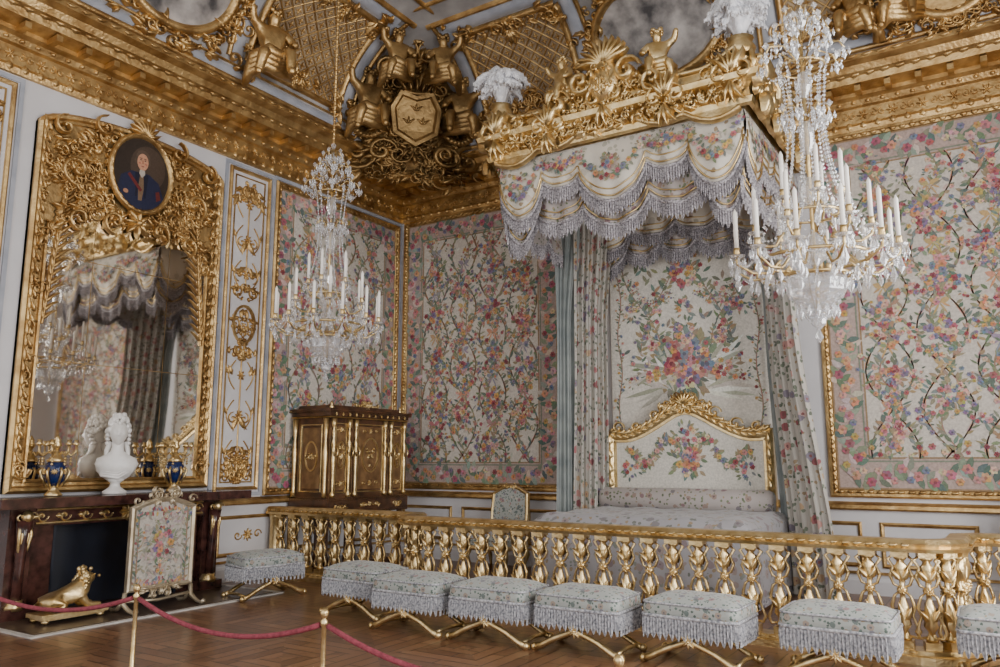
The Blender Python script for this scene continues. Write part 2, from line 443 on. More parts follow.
    sweep(g, rectpath(u0-.07, v0-.07, u1+.07, v1+.07), [(0, .0), (0, .04), (.02, .065), (.05, .065), (.06, .045), (.09, .035), (.1, .013)], 0, M, True)
    for P, Q in (((u0, v0), (u1, v0)), ((u0, v1), (u1, v1)), ((u0, v0), (u0, v1)), ((u1, v0), (u1, v1))):
        L = abs(Q[0]-P[0])+abs(Q[1]-P[1]); n = int(L/.11)
        an = 0 if P[1] == Q[1] else pi/2
        for i in range(n):
            t = (i+.5)/n; leaf(g, M, P[0]+(Q[0]-P[0])*t-.04*cos(an), P[1]+(Q[1]-P[1])*t-.04*sin(an), an, .09, .028, .02, 0, .055)
    finish(g, 'gilt_frame', [GOLD], e)
    return e

# ------------------------------------------------------------------ maps
ML = lambda u, v, h: (h, u, v)
MBd = lambda u, v, h: (u, -h, v)
CD0, CZ0, CA, CB = .55, 6.6, 1.8, 1.75
def cove_pt(b, h):
    p = b/2.79*pi/2
    d = CD0+CA*(1-cos(p)); z = CZ0+CB*sin(p); return d+h*cos(p), z-h*sin(p)
def MCL(u, v, h): d, z = cove_pt(v, h); return (d, u, z)
def MCB(u, v, h): d, z = cove_pt(v, h); return (u, -d, z)
XR, YB = 11.2, -13.0

# ------------------------------------------------------------------ room shell
def shell():
    mb = MB(); box(mb, (XR/2, YB/2, -.05), (XR+.4, -YB+.4, .1)); finish(mb, 'floor', [PARQ])
    mb = MB(); box(mb, (-.1, YB/2, 4.2), (.2, -YB+.4, 8.6)); finish(mb, 'wall_left', [WHITE])
    mb = MB(); box(mb, (XR/2, .1, 4.2), (XR, .2, 8.6)); finish(mb, 'wall_back', [WHITE])
    mb = MB(); wins = [(-5.2, -3.4), (-9.6, -7.8)]
    segs = [(YB, -9.6), (-7.8, -5.2), (-3.4, 0)]
    for a, b in segs: box(mb, (XR+.15, (a+b)/2, 4.2), (.3, b-a, 8.6))
    for a, b in wins:
        box(mb, (XR+.15, (a+b)/2, .2), (.3, b-a, .4)); box(mb, (XR+.15, (a+b)/2, 7.0), (.3, b-a, 3.0))
    finish(mb, 'wall_right', [WHITE])
    for i, (a, b) in enumerate(wins):
        w = MB()
        for y in (a+.05, (a+b)/2, b-.05): box(w, (XR+.2, y, 2.95), (.08, .08, 5.1))
        for k in range(6): box(w, (XR+.2, (a+b)/2, .45+k*1.0), (.08, b-a, .06))
        finish(w, 'window_%d' % (i+1), [WHITE])
    mb = MB(); box(mb, (XR/2, YB/2, CZ0+CB+.12), (XR, -YB, .1)); finish(mb, 'ceiling', [PAINTC])
    path = [(0, YB), (0, 0), (XR, 0), (XR, YB)]
    mb = MB()
    prof = [(cove_pt(b*2.79/14, 0)) for b in range(15)]
    sweep(mb, path, prof, 0, smooth=True, caps=False); finish(mb, 'ceiling_cove', [CEIL])
    mb = MB()
    prof = [(0, 5.84), (.05, 5.84), (.07, 5.9), (.05, 5.94), (.06, 6.14), (.1, 6.16), (.14, 6.22), (.2, 6.25), (.2, 6.3), (.4, 6.34), (.42, 6.42), (.48, 6.45), (.52, 6.52), (.62, 6.55), (.62, 6.62), (.5, 6.64)]
    sweep(mb, path, prof, 0, caps=False)
    for M, lo, hi in ((ML, YB+.3, -.1), (MBd, .1, XR-.1)):
        n = int((hi-lo)/.17)
        for i in range(n):
            u = lo+(hi-lo)*(i+.5)/n
            if i % 2 == 0:
                c = M(u, 6.275, .3); s = (.2, .07, .07) if M is ML else (.07, .2, .07)
                box(mb, c, s)
                rosette(mb, M, u, 6.04, .07, .025, 0, .055, 6)
            else:
                for sg in (-1, 1): volute(mb, M, u+sg*.05, 6.04, .1, pi/2, sg, .022, 0, .055)
            leaf(mb, M, u, 5.86, pi/2, .1, .05, .02, 0, .06)
            leaf(mb, M, u-.08, 6.43, 0, .15, .03, .03, 0, .42)
            dome(mb, M, u+.08, 6.19, .03, .025, .025, 0, .13, 8)
            leaf(mb, M, u-.08, 6.585, 0, .14, .025, .025, 0, .615)
    finish(mb, 'trim_1', [GOLD])
    for nm, M, lo, hi in (('left', ML, YB, 0), ('back', MBd, 0, XR)):
        b = MB(); sweep(b, [(lo, 0), (hi, 0)], [(0, .0), (0, .035), (-.16, .035), (-.19, .015), (-.19, 0)], 0, M)
        finish(b, 'baseboard_'+nm, [WHITE])
    g = MB()
    for M, lo, hi, gap in ((ML, YB, -.05, [(-6.75, -3.8)]), (MBd, .05, XR, [])):
        for a, b_ in ([(lo, hi)] if not gap else [(lo, gap[0][0]), (gap[0][1], hi)]):
            sweep(g, [(a, 1.0), (b_, 1.0)], [(0, 0), (0, .05), (-.02, .07), (-.06, .06), (-.08, .03), (-.1, 0)], 0, M)
            sweep(g, [(a, .24), (b_, .24)], [(0, 0), (0, .03), (-.03, .03), (-.03, 0)], 0, M)
            n = max(1, int((b_-a)/1.2)); w = (b_-a)/n
            for i in range(n):
                sweep(g, rectpath(a+w*i+.1, .32, a+w*(i+1)-.1, .86), [(0, 0), (0, .02), (.02, .03), (.045, .02), (.05, 0)], 0, M, True)
                rosette(g, M, a+w*(i+.5), .59, .09, .02)
                for s in (-1, 1): volute(g, M, a+w*(i+.5)+s*.17, .59, .14, 0, s, .02)
    finish(g, 'trim_2', [GOLD])
    g = MB()
    for M, a, b_, c, d in ((ML, -3.88, 1.12, -2.98, 5.82), (ML, -7.5, 1.12, -6.62, 5.82), (ML, -2.98, 1.1, -.02, 5.84)):
        sweep(g, rectpath(a, b_, c, d), [(0, 0), (0, .02), (.05, .02), (.05, 0)], 0, M, True)
    finish(g, 'trim_3', [BLUEG])
    g = MB()
    for a, b_ in ((-3.8, -3.06), (-7.4, -6.7)):
        c = (a+b_)/2
        sweep(g, rectpath(a, 1.2, b_, 5.75), [(0, 0), (0, .03), (.02, .045), (.045, .03), (.05, 0)], 0, ML, True)
        sweep(g, rectpath(a+.1, 1.3, b_-.1, 5.65), [(0, 0), (0, .015), (.018, .015), (.018, 0)], 0, ML, True)
        arabesque(g, ML, c, 1.4, 3.05, .5); arabesque(g, ML, c, 3.95, 5.5, .5)
        sweep(g, [(c+.2*cos(-2*pi*k/20), 3.5+.28*sin(-2*pi*k/20)) for k in range(20)], [(0, 0), (0, .03), (.03, .03), (.04, 0)], 0, ML, True)
        rocaille(g, ML, c, 3.5, .17, .22, 9, .14, .03)
        rocaille(g, ML, c, 3.05, .2, .12, 5, .16, .03); rocaille(g, ML, c, 3.95, .2, .12, 5, .16, .03)
        rocaille(g, ML, c, 1.5, .26, .2, 16, .18, .03); rocaille(g, ML, c, 5.45, .26, .16, 12, .18, .03)
    finish(g, 'trim_4', [GOLD])
shell()

# ------------------------------------------------------------------ cove decoration
def lattice(mb, M, u0, v0, u1, v1, st, base=.03, r=.013, ros=True):
    n = int((u1-u0+v1-v0)/st)+1
    for s in (1, -1):
        for i in range(-n, n+1):
            pts = []
            for k in range(0, 25):
                v = v0+(v1-v0)*k/24; u = (u0+i*st)+s*(v-v0)
                if u0 <= u <= u1: pts.append((u, v))
            if len(pts) > 2: stroke(mb, M, pts, r, r*1.2, base, 0, None, 3)
    if ros:
        i = 0; v = v0+st/2
        while v < v1:
            u = u0+(st/2 if i % 2 else 0)
            while u < u1:
                rosette(mb, M, u, v, st*.24, .02, 0, base, 4); u += st
            v += st/2; i += 1
def cove_decor():
    g = MB(); back = MB(); pal = MB(); bl = MB()
    for M, lo, hi in ((MCL, YB+.5, -1.9), (MCB, 1.9, XR-1.5)):
        for v, w in ((.1, .04), (.3, .02), (2.2, .05), (2.6, .04)):
            stroke(g, M, [(lo+(hi-lo)*k/40, v) for k in range(41)], w, .04, 0, 0)
        stroke(bl, M, [(lo+(hi-lo)*k/40, .2) for k in range(41)], .06, .02, .005, 0)
    def panel(M, u0, v0, u1, v1, st=.22):
        P = rectpath(u0, v0, u1, v1)
        n = 12; vs = []
        for i in range(n+1):
            v = v0+(v1-v0)*i/n; vs += [M(u0, v, .02), M(u1, v, .02)]
        back.add(vs, [(2*i, 2*i+1, 2*i+3, 2*i+2) for i in range(n)], 0)
        lattice(g, M, u0, v0, u1, v1, st)
        def seg(a, b): return [(a[0]+(b[0]-a[0])*k/12, a[1]+(b[1]-a[1])*k/12) for k in range(13)]
        Q = rectpath(u0-.17, v0-.02, u1+.17, v1+.17); Q2 = rectpath(u0-.3, v0-.04, u1+.3, v1+.3)
        for i in range(4): stroke(g, M, seg(P[i], P[(i+1) % 4]), .05, .07, .01, 0)
        for i in (0, 1, 2):
            stroke(bl, M, seg(Q[i], Q[(i+1) % 4]), .1, .03, .005, 0); stroke(g, M, seg(Q2[i], Q2[(i+1) % 4]), .035, .05, .01, 0)
        for i in range(4): rocaille(g, M, P[i][0], P[i][1], .26, .26, 8, .24, .06, 0, .04, False)
        rocaille(g, M, (u0+u1)/2, v0+.1, .4, .1, 7, .22, .05, 0, .04); rocaille(g, M, (u0+u1)/2, v1-.1, .4, .1, 7, .22, .05, 0, .04)
    panel(MCL, -4.1, .42, -2.35, 1.9); panel(MCL, -8.6, .42, -6.8, 1.9)
    panel(MCB, 2.3, .42, 4.0, 1.9); panel(MCB, 6.95, .42, 8.0, 1.9); panel(MCB, 9.7, .42, 10.3, 1.9)
    for M, cu, cv, ru, rv in ((MCL, -5.35, 1.02, .72, .58), (MCB, 5.3, 1.1, .85, .65), (MCB, 8.85, .75, .42, .45)):
        pts = [(cu+ru*cos(-2*pi*k/40), cv+rv*sin(-2*pi*k/40)) for k in range(40)]
        vs = [M(cu, cv, .05)]+[M(cu+(p[0]-cu)*q, cv+(p[1]-cv)*q, .05) for q in (.5, 1) for p in pts]
        fs = [(0, 1+k, 1+(k+1) % 40) for k in range(40)]+[(1+k, 41+k, 41+(k+1) % 40, 1+(k+1) % 40) for k in range(40)]
        (pal if M is MCL or cu < 8 else g).add(vs, fs, 0)
        sweep(g, pts, [(.0, .05), (-.02, .1), (-.07, .12), (-.12, .09), (-.14, 0)], 0, M, True, True)
        for k in range(34):
            a = 2*pi*k/34; rocaille(g, M, cu+(ru+.2)*cos(a), cv+(rv+.17)*sin(a), .1, .1, 3, .2, .07, 0, .02, False)
        if cu > 8: rosette(g, M, cu, cv, .35, .08, 0, .05)
    rocaille(g, MCL, -5.35, .95, 1.15, .85, 80, .2, .07, 0, .02, True, (.88, .7))
    rocaille(g, MCB, 5.3, 1.0, 1.3, .9, 60, .24, .08, 0, .02, True, (1.0, .8))
    rocaille(g, MCB, 8.85, .7, .85, .6, 60, .2, .07, 0, .02, True, (.5, .5))
    finish(back, 'trim_5', [CEILT]); finish(g, 'trim_6', [GOLD]); finish(pal, 'ceiling_painting', [PAINTD]); finish(bl, 'trim_7', [BLUEG])
cove_decor()

# ------------------------------------------------------------------ sculpted figures
def skinned(name, V, E, rad, mat, parent, Mx, sub=2):
    me = bpy.data.meshes.new(name); me.from_pydata([tuple(Mx @ Vector(v)) for v in V], E, []); me.update()
    ob = bpy.data.objects.new(name, me); scene.collection.objects.link(ob)
    sc = Mx.to_scale()[0]
    m = ob.modifiers.new('Skin', 'SKIN'); m.use_smooth_shade = True
    if len(me.skin_vertices) == 0:
        import bmesh
        bm = bmesh.new(); bm.from_mesh(me); l = bm.verts.layers.skin.verify()
        for i, v in enumerate(bm.verts): v[l].radius = (rad[i]*sc, rad[i]*sc); v[l].use_root = (i == 0)
        bm.to_mesh(me); bm.free()
    else:
        lay = me.skin_vertices[0]
        for i, r in enumerate(rad): lay.data[i].radius = (r*sc, r*sc); lay.data[i].use_root = (i == 0)
    s = ob.modifiers.new('Sub', 'SUBSURF'); s.levels = sub; s.render_levels = sub
    me.materials.append(mat)
    if parent: ob.parent = parent
    return ob
def figure(name, Mx, mat, parent, pose=0, wings=False):
    s = 1 if pose == 0 else -1
    V = [(0, 0, 0), (0, .02, .14), (0, .03, .3), (0, .04, .42), (0, .07, .5), (0, .07, .6),
         (-.15, .03, .37), (-.25, .1, .23), (-.2, .24, .18), (.15, .03, .37), (.27, .08, .44), (.3, .16, .58),
         (-.09, .04, -.02), (-.14, .28, .06), (-.13, .3, -.2), (-.13, .38, -.23), (.09, .04, -.02), (.17, .26, .0), (.2, .16, -.24), (.22, .24, -.27)]
    V = [(x*s, y, z) for x, y, z in V]
    E = [(0, 1), (1, 2), (2, 3), (3, 4), (4, 5), (2, 6), (6, 7), (7, 8), (2, 9), (9, 10), (10, 11), (0, 12), (12, 13), (13, 14), (14, 15), (0, 16), (16, 17), (17, 18), (18, 19)]
    rad = [.13, .12, .14, .05, .085, .07, .07, .055, .04, .07, .055, .04, .1, .075, .05, .035, .1, .075, .05, .035]
    skinned(name, V, E, rad, mat, parent, Mx)
    mb = MB(); S = Mx.to_scale()[0]
    for k in range(14):
        a = 2*pi*k/14; p = Mx @ Vector((.075*cos(a), .05+.075*sin(a)*.9, .6+.03*sin(3*a))); ball(mb, p, .035*S, 0, 6, 4)
    p = Mx @ Vector((0, .16, .53)); ball(mb, p, .018*S, 0, 6, 4)
    for q in range(4):
        tube(mb, [Mx @ Vector((s*x, y-.03*q, z-.05*q)) for x, y, z in ((-.3, -.02, .05), (-.1, .15, .02), (.1, .2, .04), (.24, .08, -.04), (.26, -.04, -.16))], [.03*S, .07*S, .08*S, .07*S, .04*S], 8)
    if wings:
        for w in (-1, 1):
            for k in range(8):
                Mw = lambda u, v, h, w=w: tuple(Mx @ Vector((w*(.05+u), -.08-h-.1*u, .3+v)))
                leaf(mb, Mw, 0, 0, 1.35-.16*k, .62-.05*k, .06, .05, 0, .012*k, 1, -.2)
    finish(mb, name+'_drapery', [mat], parent)
def MX(loc, yaw, s, tilt=0): return Matrix.Translation(loc) @ Matrix.Rotation(yaw, 4, 'Z') @ Matrix.Rotation(tilt, 4, 'X') @ Matrix.Scale(s, 4)

e = empty('winged_statue'); figure('body', MX((.92, -3.95, 6.98), radians(-110), 1.15), GOLD, e, 0, True)
e = empty('cherub_statue'); figure('body', MX((.9, -6.9, 6.95), radians(-110), 1.1), GOLD, e, 1)
e = empty('cherub_statue'); figure('body', MX((7.85, -.8, 6.95), radians(170), .95), GOLD, e, 1)
e = empty('cherub_statue'); figure('body', MX((8.3, -.8, 6.95), radians(190), .95), GOLD, e, 0)

def corner_cartouche():
    e = empty('gilded_corner_cartouche'); mb = MB()
    T = Vector((.7071, .7071, 0)); N = Vector((.7071, -.7071, 0))
    def MC(u, v, h):
        v -= .12; w = .75+.85*(max(0, v)/2.3)**2; u *= 1.15
        P = Vector((.75, -.75, 6.5))+T*u+N*(w*.9-.15*abs(u)**1.6-.1)+Vector((0, 0, v))
        return tuple(P+(N*.85-Vector((0, 0, .45)))*h)
    v = []; f = []; n = 36; rr = 8
    for i in range(rr+1):
        q = i/rr
        for k in range(n):
            a = 2*pi*k/n; rx = 1.4*(1+.08*cos(4*a)); ry = 1.1*(1+.06*cos(5*a))
            v.append(MC(rx*q*cos(a), .9+ry*q*sin(a), .35*cos(q*pi/2)-.1+.05*sin(5*a)*q))
    for i in range(rr):
        for k in range(n): f.append((i*n+k, (i+1)*n+k, (i+1)*n+(k+1) % n, i*n+(k+1) % n))
    mb.add(v, f)
    for k in range(60):
        a = 2*pi*k/60; rocaille(mb, MC, 1.4*cos(a), .9+1.08*sin(a), .16, .16, 3, .3, .12, 0, -.02, False)
    rocaille(mb, MC, 0, .9, 1.3, 1.0, 150, .28, .11, 0, .12, True)
    rocaille(mb, MC, 0, .9, 1.0, .8, 50, .36, .14, 0, .2, False)
    for s in (-1, 1):
        volute(mb, MC, s*.8, .2, .6, 0, s, .18, 0, .15, 1.5, .09); volute(mb, MC, s*1.05, 1.5, .5, 0, -s, .16, 0, .08, 1.5, .09)
        volute(mb, MC, s*.4, 1.55, .45, 0, s, .16, 0, .22, 1.5, .09); volute(mb, MC, s*.45, .25, .45, 0, -s, .16, 0, .22, 1.5, .09)
        for k in range(10): leaf(mb, MC, s*(1.05+.03*k), .1+.14*k, pi/2-s*(.9-.05*k), .4, .07, .12, 0, .1, 3, .2*s)
        # garlands of fruit
        for k in range(16):
            t = k/15; dome(mb, MC, s*(.3+.75*t), .75-.35*sin(pi*t)+.2*t, .07, .07, .09, 0, .28, 8)
    # shield with crown
    sh = [(0, .42), (-.26, .6), (-.3, .95), (-.2, 1.15), (0, 1.08), (.2, 1.15), (.3, .95), (.26, .6)]
    slab(mb, MC, sh, .3, .46); sweep(mb, sh, [(.03, .46), (0, .52), (-.05, .52), (-.07, .4)], 0, MC, True)
    for q, (x, z) in enumerate(((0, .95), (-.1, .75), (.1, .75))):
        for k in (-1, 0, 1): leaf(mb, MC, x, z-.04, pi/2+k*.7, .12, .025, .04, 0, .46, 1, .3*k)
    for k in range(-2, 3): leaf(mb, MC, k*.07, 1.2, pi/2-k*.25, .2, .04, .09, 0, .42, 1); dome(mb, MC, k*.1, 1.42-.02*k*k, .03, .03, .06, 0, .44, 6)
    stroke(mb, MC, [(-.18+.036*k, 1.2-.03*sin(pi*k/10)) for k in range(11)], .035, .07, .44)
    finish(mb, 'relief', [GOLDD], e)
    figure('putto_1', MX((.95, -2.0, 6.95), radians(-120), 1.15), GOLDD, e, 0)
    figure('putto_2', MX((2.0, -.95, 6.95), radians(-150), 1.15), GOLDD, e, 1)
    figure('putto_3', MX((1.6, -2.1, 7.5), radians(-120), .95), GOLDD, e, 0)
    figure('putto_4', MX((2.1, -1.6, 7.5), radians(-150), .95), GOLDD, e, 1)
corner_cartouche()

# ------------------------------------------------------------------ tapestries
tapestry('wall_tapestry', MBd, .16, 1.2, 3.22, 5.78)
tapestry('wall_tapestry', MBd, 7.12, 1.22, 10.95, 5.78, .4)
tapestry('wall_tapestry', ML, -2.9, 1.18, -.16, 5.7, .3)

# ------------------------------------------------------------------ overmantel mirror + portrait
def overmantel():
    yc = -5.2; e = empty('overmantel_mirror')
    hw = 1.26
    def arch(w, zb, zs, zt, n=20, p=1.0):
        P = [(yc-w, zb), (yc-w, zs)]
        for k in range(1, n):
            a = pi-pi*k/n; P.append((yc+w*cos(a), zs+(zt-zs)*sin(a)**p))
        return P+[(yc+w, zs), (yc+w, zb)]
    mb = MB(); slab(mb, ML, arch(hw, 1.25, 5.4, 5.68), .0, .05); finish(mb, 'backing', [GOLDD], e)
    g = MB()
    sweep(g, arch(hw, 1.25, 5.4, 5.68), [(0, 0), (0, .08), (.03, .11), (.06, .1), (.08, .07), (.11, .07), (.12, .05)], 0, ML, True)
    inner = arch(1.08, 1.36, 4.1, 4.62)
    sweep(g, inner, [(0, .05), (0, .085), (.02, .095), (.035, .07), (.045, .055)], 0, ML, True)
    mg = MB(); slab(mg, ML, arch(1.05, 1.38, 4.1, 4.6), .052, .06)
    finish(mg, 'mirror_glass', [MIRROR], e)
    j = MB()
    for z in (2.7, 3.9): flat(j, ML, [(yc-1.05, z-.004), (yc+1.05, z-.004), (yc+1.05, z+.004), (yc-1.05, z+.004)], .062)
    for y in (yc-.5, yc+.5): flat(j, ML, [(y-.003, 1.38), (y+.003, 1.38), (y+.003, 4.4), (y-.003, 4.4)], .062)
    finish(j, 'glass_joints', [GOLDD], e)
    for s in (-1, 1):
        z = 1.4
        while z < 5.4:
            leaf(g, ML, yc+s*1.19, z, pi/2, .17, .035, .03, 0, .08); leaf(g, ML, yc+s*1.11, z, pi/2-s*.4, .13, .03, .03, 0, .06)
            if int(z*6) % 3 == 0: rocaille(g, ML, yc+s*1.14, z, .05, .06, 2, .13, .04, 0, .06, False)
            z += .14
        volute(g, ML, yc+s*1.12, 1.5, .24, 0, s, .05, 0, .06)
        for k in range(16):
            zz = 3.15+.1*k; u = yc+s*(1.03-.01*k)
            leaf(g, ML, u, zz, pi/2+s*(.75), .2+.008*k, .028, .03, 0, .06, 1, .3*s); leaf(g, ML, u, zz, pi/2-s*.2, .15, .028, .03, 0, .06, 1, .2*s)
        stroke(g, ML, [(yc+s*(1.03-.01*k), 3.1+.1*k) for k in range(17)], .018, .03, .06)
    rocaille(g, ML, yc, 4.98, 1.08, .58, 160, .17, .05, 0, .05, True, (.42, .5))
    for k in range(25):
        a = pi*k/24; rocaille(g, ML, yc+1.06*cos(a), 4.12+.52*sin(a), .07, .07, 2, .17, .05, 0, .07, False)
    for k in range(9): leaf(g, ML, yc, 5.62, pi/2+(k-4)*.32, .24, .045, .08, 0, .1, 1)
    for s in (-1, 1):
        volute(g, ML, yc+s*.5, 5.58, .3, pi/2, -s, .08, 0, .08); volute(g, ML, yc+s*.98, 5.42, .28, pi/2, -s, .08, 0, .08)
        volute(g, ML, yc+s*.3, 4.45, .32, -pi/2, s, .08, 0, .08); volute(g, ML, yc+s*.72, 4.38, .3, -pi/2, s, .07, 0, .08)
        volute(g, ML, yc+s*.8, 4.95, .4, -pi/2, s, .07, 0, .08)
    rosette(g, ML, yc, 4.5, .2, .08, 0, .08)
    finish(g, 'gilt_carving', [GOLD], e)
    p = empty('oval_portrait'); cy, cz = -5.22, 5.13
    o = MB(); ell = lambda rx, rz, n=36, cx=0, cc=0: [(cy+cx+rx*cos(-2*pi*k/n), cz+cc+rz*sin(-2*pi*k/n)) for k in range(n)]
    sweep(o, ell(.44, .52), [(0, .12), (0, .16), (.02, .19), (.05, .18), (.06, .15), (.07, .13)], 0, ML, True, True)
    for k in range(26):
        a = 2*pi*k/26; leaf(o, ML, cy+.41*cos(a), cz+.485*sin(a), a+pi/2, .1, .02, .015, 0, .18)
    finish(o, 'frame', [GOLD], p)
    q = MB(); H = .14
    flat(q, ML, ell(.39, .465), H, 0, C(50, 40, 34)); flat(q, ML, ell(.24, .28, 24, .08, .1), H+.001, 0, C(76, 62, 52))
    P = lambda pts: [(cy+a, cz+b) for a, b in pts]
    flat(q, ML, P([(-.32, -.3), (-.27, -.08), (-.14, .01), (.1, .02), (.24, -.06), (.32, -.25), (.2, -.4), (0, -.46), (-.2, -.41)]), H+.002, 0, C(30, 36, 66))
    flat(q, ML, P([(-.05, .01), (.04, .01), (.05, -.1), (.02, -.34), (-.03, -.34), (-.04, -.1)]), H+.003, 0, C(120, 96, 74))
    flat(q, ML, P([(-.19, -.05), (-.16, -.02), (.02, -.2), (-.01, -.23)]), H+.004, 0, C(104, 36, 38))
    flat(q, ML, P([(.2, -.18), (.25, -.16), (.28, -.26), (.22, -.3)]), H+.004, 0, C(100, 40, 38))
    for s in (-1, 1): flat(q, ML, P([(s*.02, .02), (s*.09, .0), (s*.07, -.3), (s*.05, -.3)]), H+.0035, 0, C(18, 22, 44))
    flat(q, ML, ell(.095, .1, 18, 0, .21), H+.005, 0, C(92, 76, 64))
    for s in (-1, 1): flat(q, ML, ell(.03, .045, 12, s*.082, .16), H+.006, 0, C(86, 72, 60))
    flat(q, ML, ell(.076, .11, 20, 0, .155), H+.007, 0, C(200, 148, 118))
    for s in (-1, 1):
        flat(q, ML, ell(.013, .008, 8, s*.03, .18), H+.008, 0, C(44, 32, 28)); flat(q, ML, ell(.02, .014, 8, s*.043, .135), H+.0078, 0, C(188, 116, 94))
        flat(q, ML, ell(.022, .006, 8, s*.03, .2), H+.008, 0, C(76, 54, 44))
    flat(q, ML, P([(-.008, .18), (.008, .18), (.014, .135), (-.014, .135)]), H+.008, 0, C(172, 116, 90))
    flat(q, ML, ell(.024, .007, 8, 0, .1), H+.008, 0, C(140, 70, 62))
    flat(q, ML, P([(-.035, .05), (.035, .05), (.04, .0), (0, -.05), (-.04, .0)]), H+.0085, 0, C(186, 176, 166))
    flat(q, ML, ell(.035, .028, 10, -.2, -.27), H+.008, 0, C(176, 128, 100))
    finish(q, 'painting', [PAINT], p)
overmantel()

# ------------------------------------------------------------------ fireplace
def fireplace():
    e = empty('marble_fireplace'); m = MB(); y0, y1 = -6.55, -3.9
    for y in (y0+.16, y1-.16):
        box(m, (.21, y, .06), (.42, .32, .12)); box(m, (.19, y, .62), (.3, .24, 1.0))
        tube(m, [(.36, y, .12), (.38, y, .5), (.4, y, .8), (.42, y, 1.0)], [.06, .05, .06, .08], 10)
    box(m, (.18, (y0+y1)/2, 1.02), (.34, y1-y0-.1, .2))
    for a, b in ((y0+.3, y0+.55), (y1-.55, y1-.3)): box(m, (.13, (a+b)/2, .46), (.26, b-a, .92))
    sweep(m, [(0.02, y0), (.46, y0), (.46, y1), (.02, y1)], [(0, 1.12), (.0, 1.12), (-.03, 1.15), (-.05, 1.17), (-.05, 1.22), (.2, 1.22), (.2, 1.12)], 0)
    box(m, (.24, (y0+y1)/2, 1.195), (.46, y1-y0, .045))
    finish(m, 'marble_surround', [MARBLE], e)
    d = MB(); box(d, (.03, (y0+y1)/2, .5), (.06, y1-y0-.9, 1.0)); box(d, (.16, y0+.56, .46), (.2, .03, .92)); box(d, (.16, y1-.56, .46), (.2, .03, .92))
    box(d, (.05, (y0+y1)/2, .5), (.04, y1-y0-1.1, .96)); finish(d, 'firebox', [DARK], e)
    g = MB(); MF = lambda u, v, h: (.35+h, u, v)
    for k in range(-4, 5):
        c = (y0+y1)/2+k*.24
        volute(g, MF, c, 1.02, .13, 0, 1 if k > 0 else -1, .02); leaf(g, MF, c-.1, 1.02, 0, .12, .025, .02)
    rosette(g, MF, (y0+y1)/2, 1.02, .1, .04)
    stroke(g, MF, [(y0+.3+(y1-y0-.6)*k/30, .95) for k in range(31)], .014, .02)
    stroke(g, MF, [(y0+.3+(y1-y0-.6)*k/30, 1.09) for k in range(31)], .014, .02)
    for y in (y0+.16, y1-.16):
        for k in range(-2, 3): tube(g, [(.42, y+.02*k, .98), (.45, y+.03*k, .85), (.42, y+.022*k, .7), (.4, y, .58)], [.02, .018, .014, .006], 6)
        lathe(g, [(.09, .1), (.1, .14), (.075, .17), (.08, .2)], (.35, y, 0), 12)
        ball(g, (.46, y, 1.03), .055, 0, 10, 7, (1, 1, 1.2))
        for s in (-1, 1): volute(g, lambda u, v, h: (.44+h, u, v), y+s*.06, 1.03, .1, 0, s, .02)
    rocaille(g, lambda u, v, h: (u, y1-.04+h, v), .18, .6, .08, .3, 8, .12, .02)
    finish(g, 'bronze_mounts', [GOLDB], e)
    h = MB(); box(h, (.65, (y0+y1)/2, .006), (1.2, y1-y0+.2, .012)); finish(h, 'hearth_slab', [noisy('hearth_dark', C(66, 54, 46), C(88, 72, 60), 5, .3)], e)
    h = MB(); P = [(0.05, y0-.12), (1.3, y0-.12), (1.3, y1+.12), (.05, y1+.12)]
    sweep(h, P, [(0, .0), (0, .016), (.06, .016), (.06, .0)], 0); finish(h, 'hearth_border', [STONE], e)
fireplace()

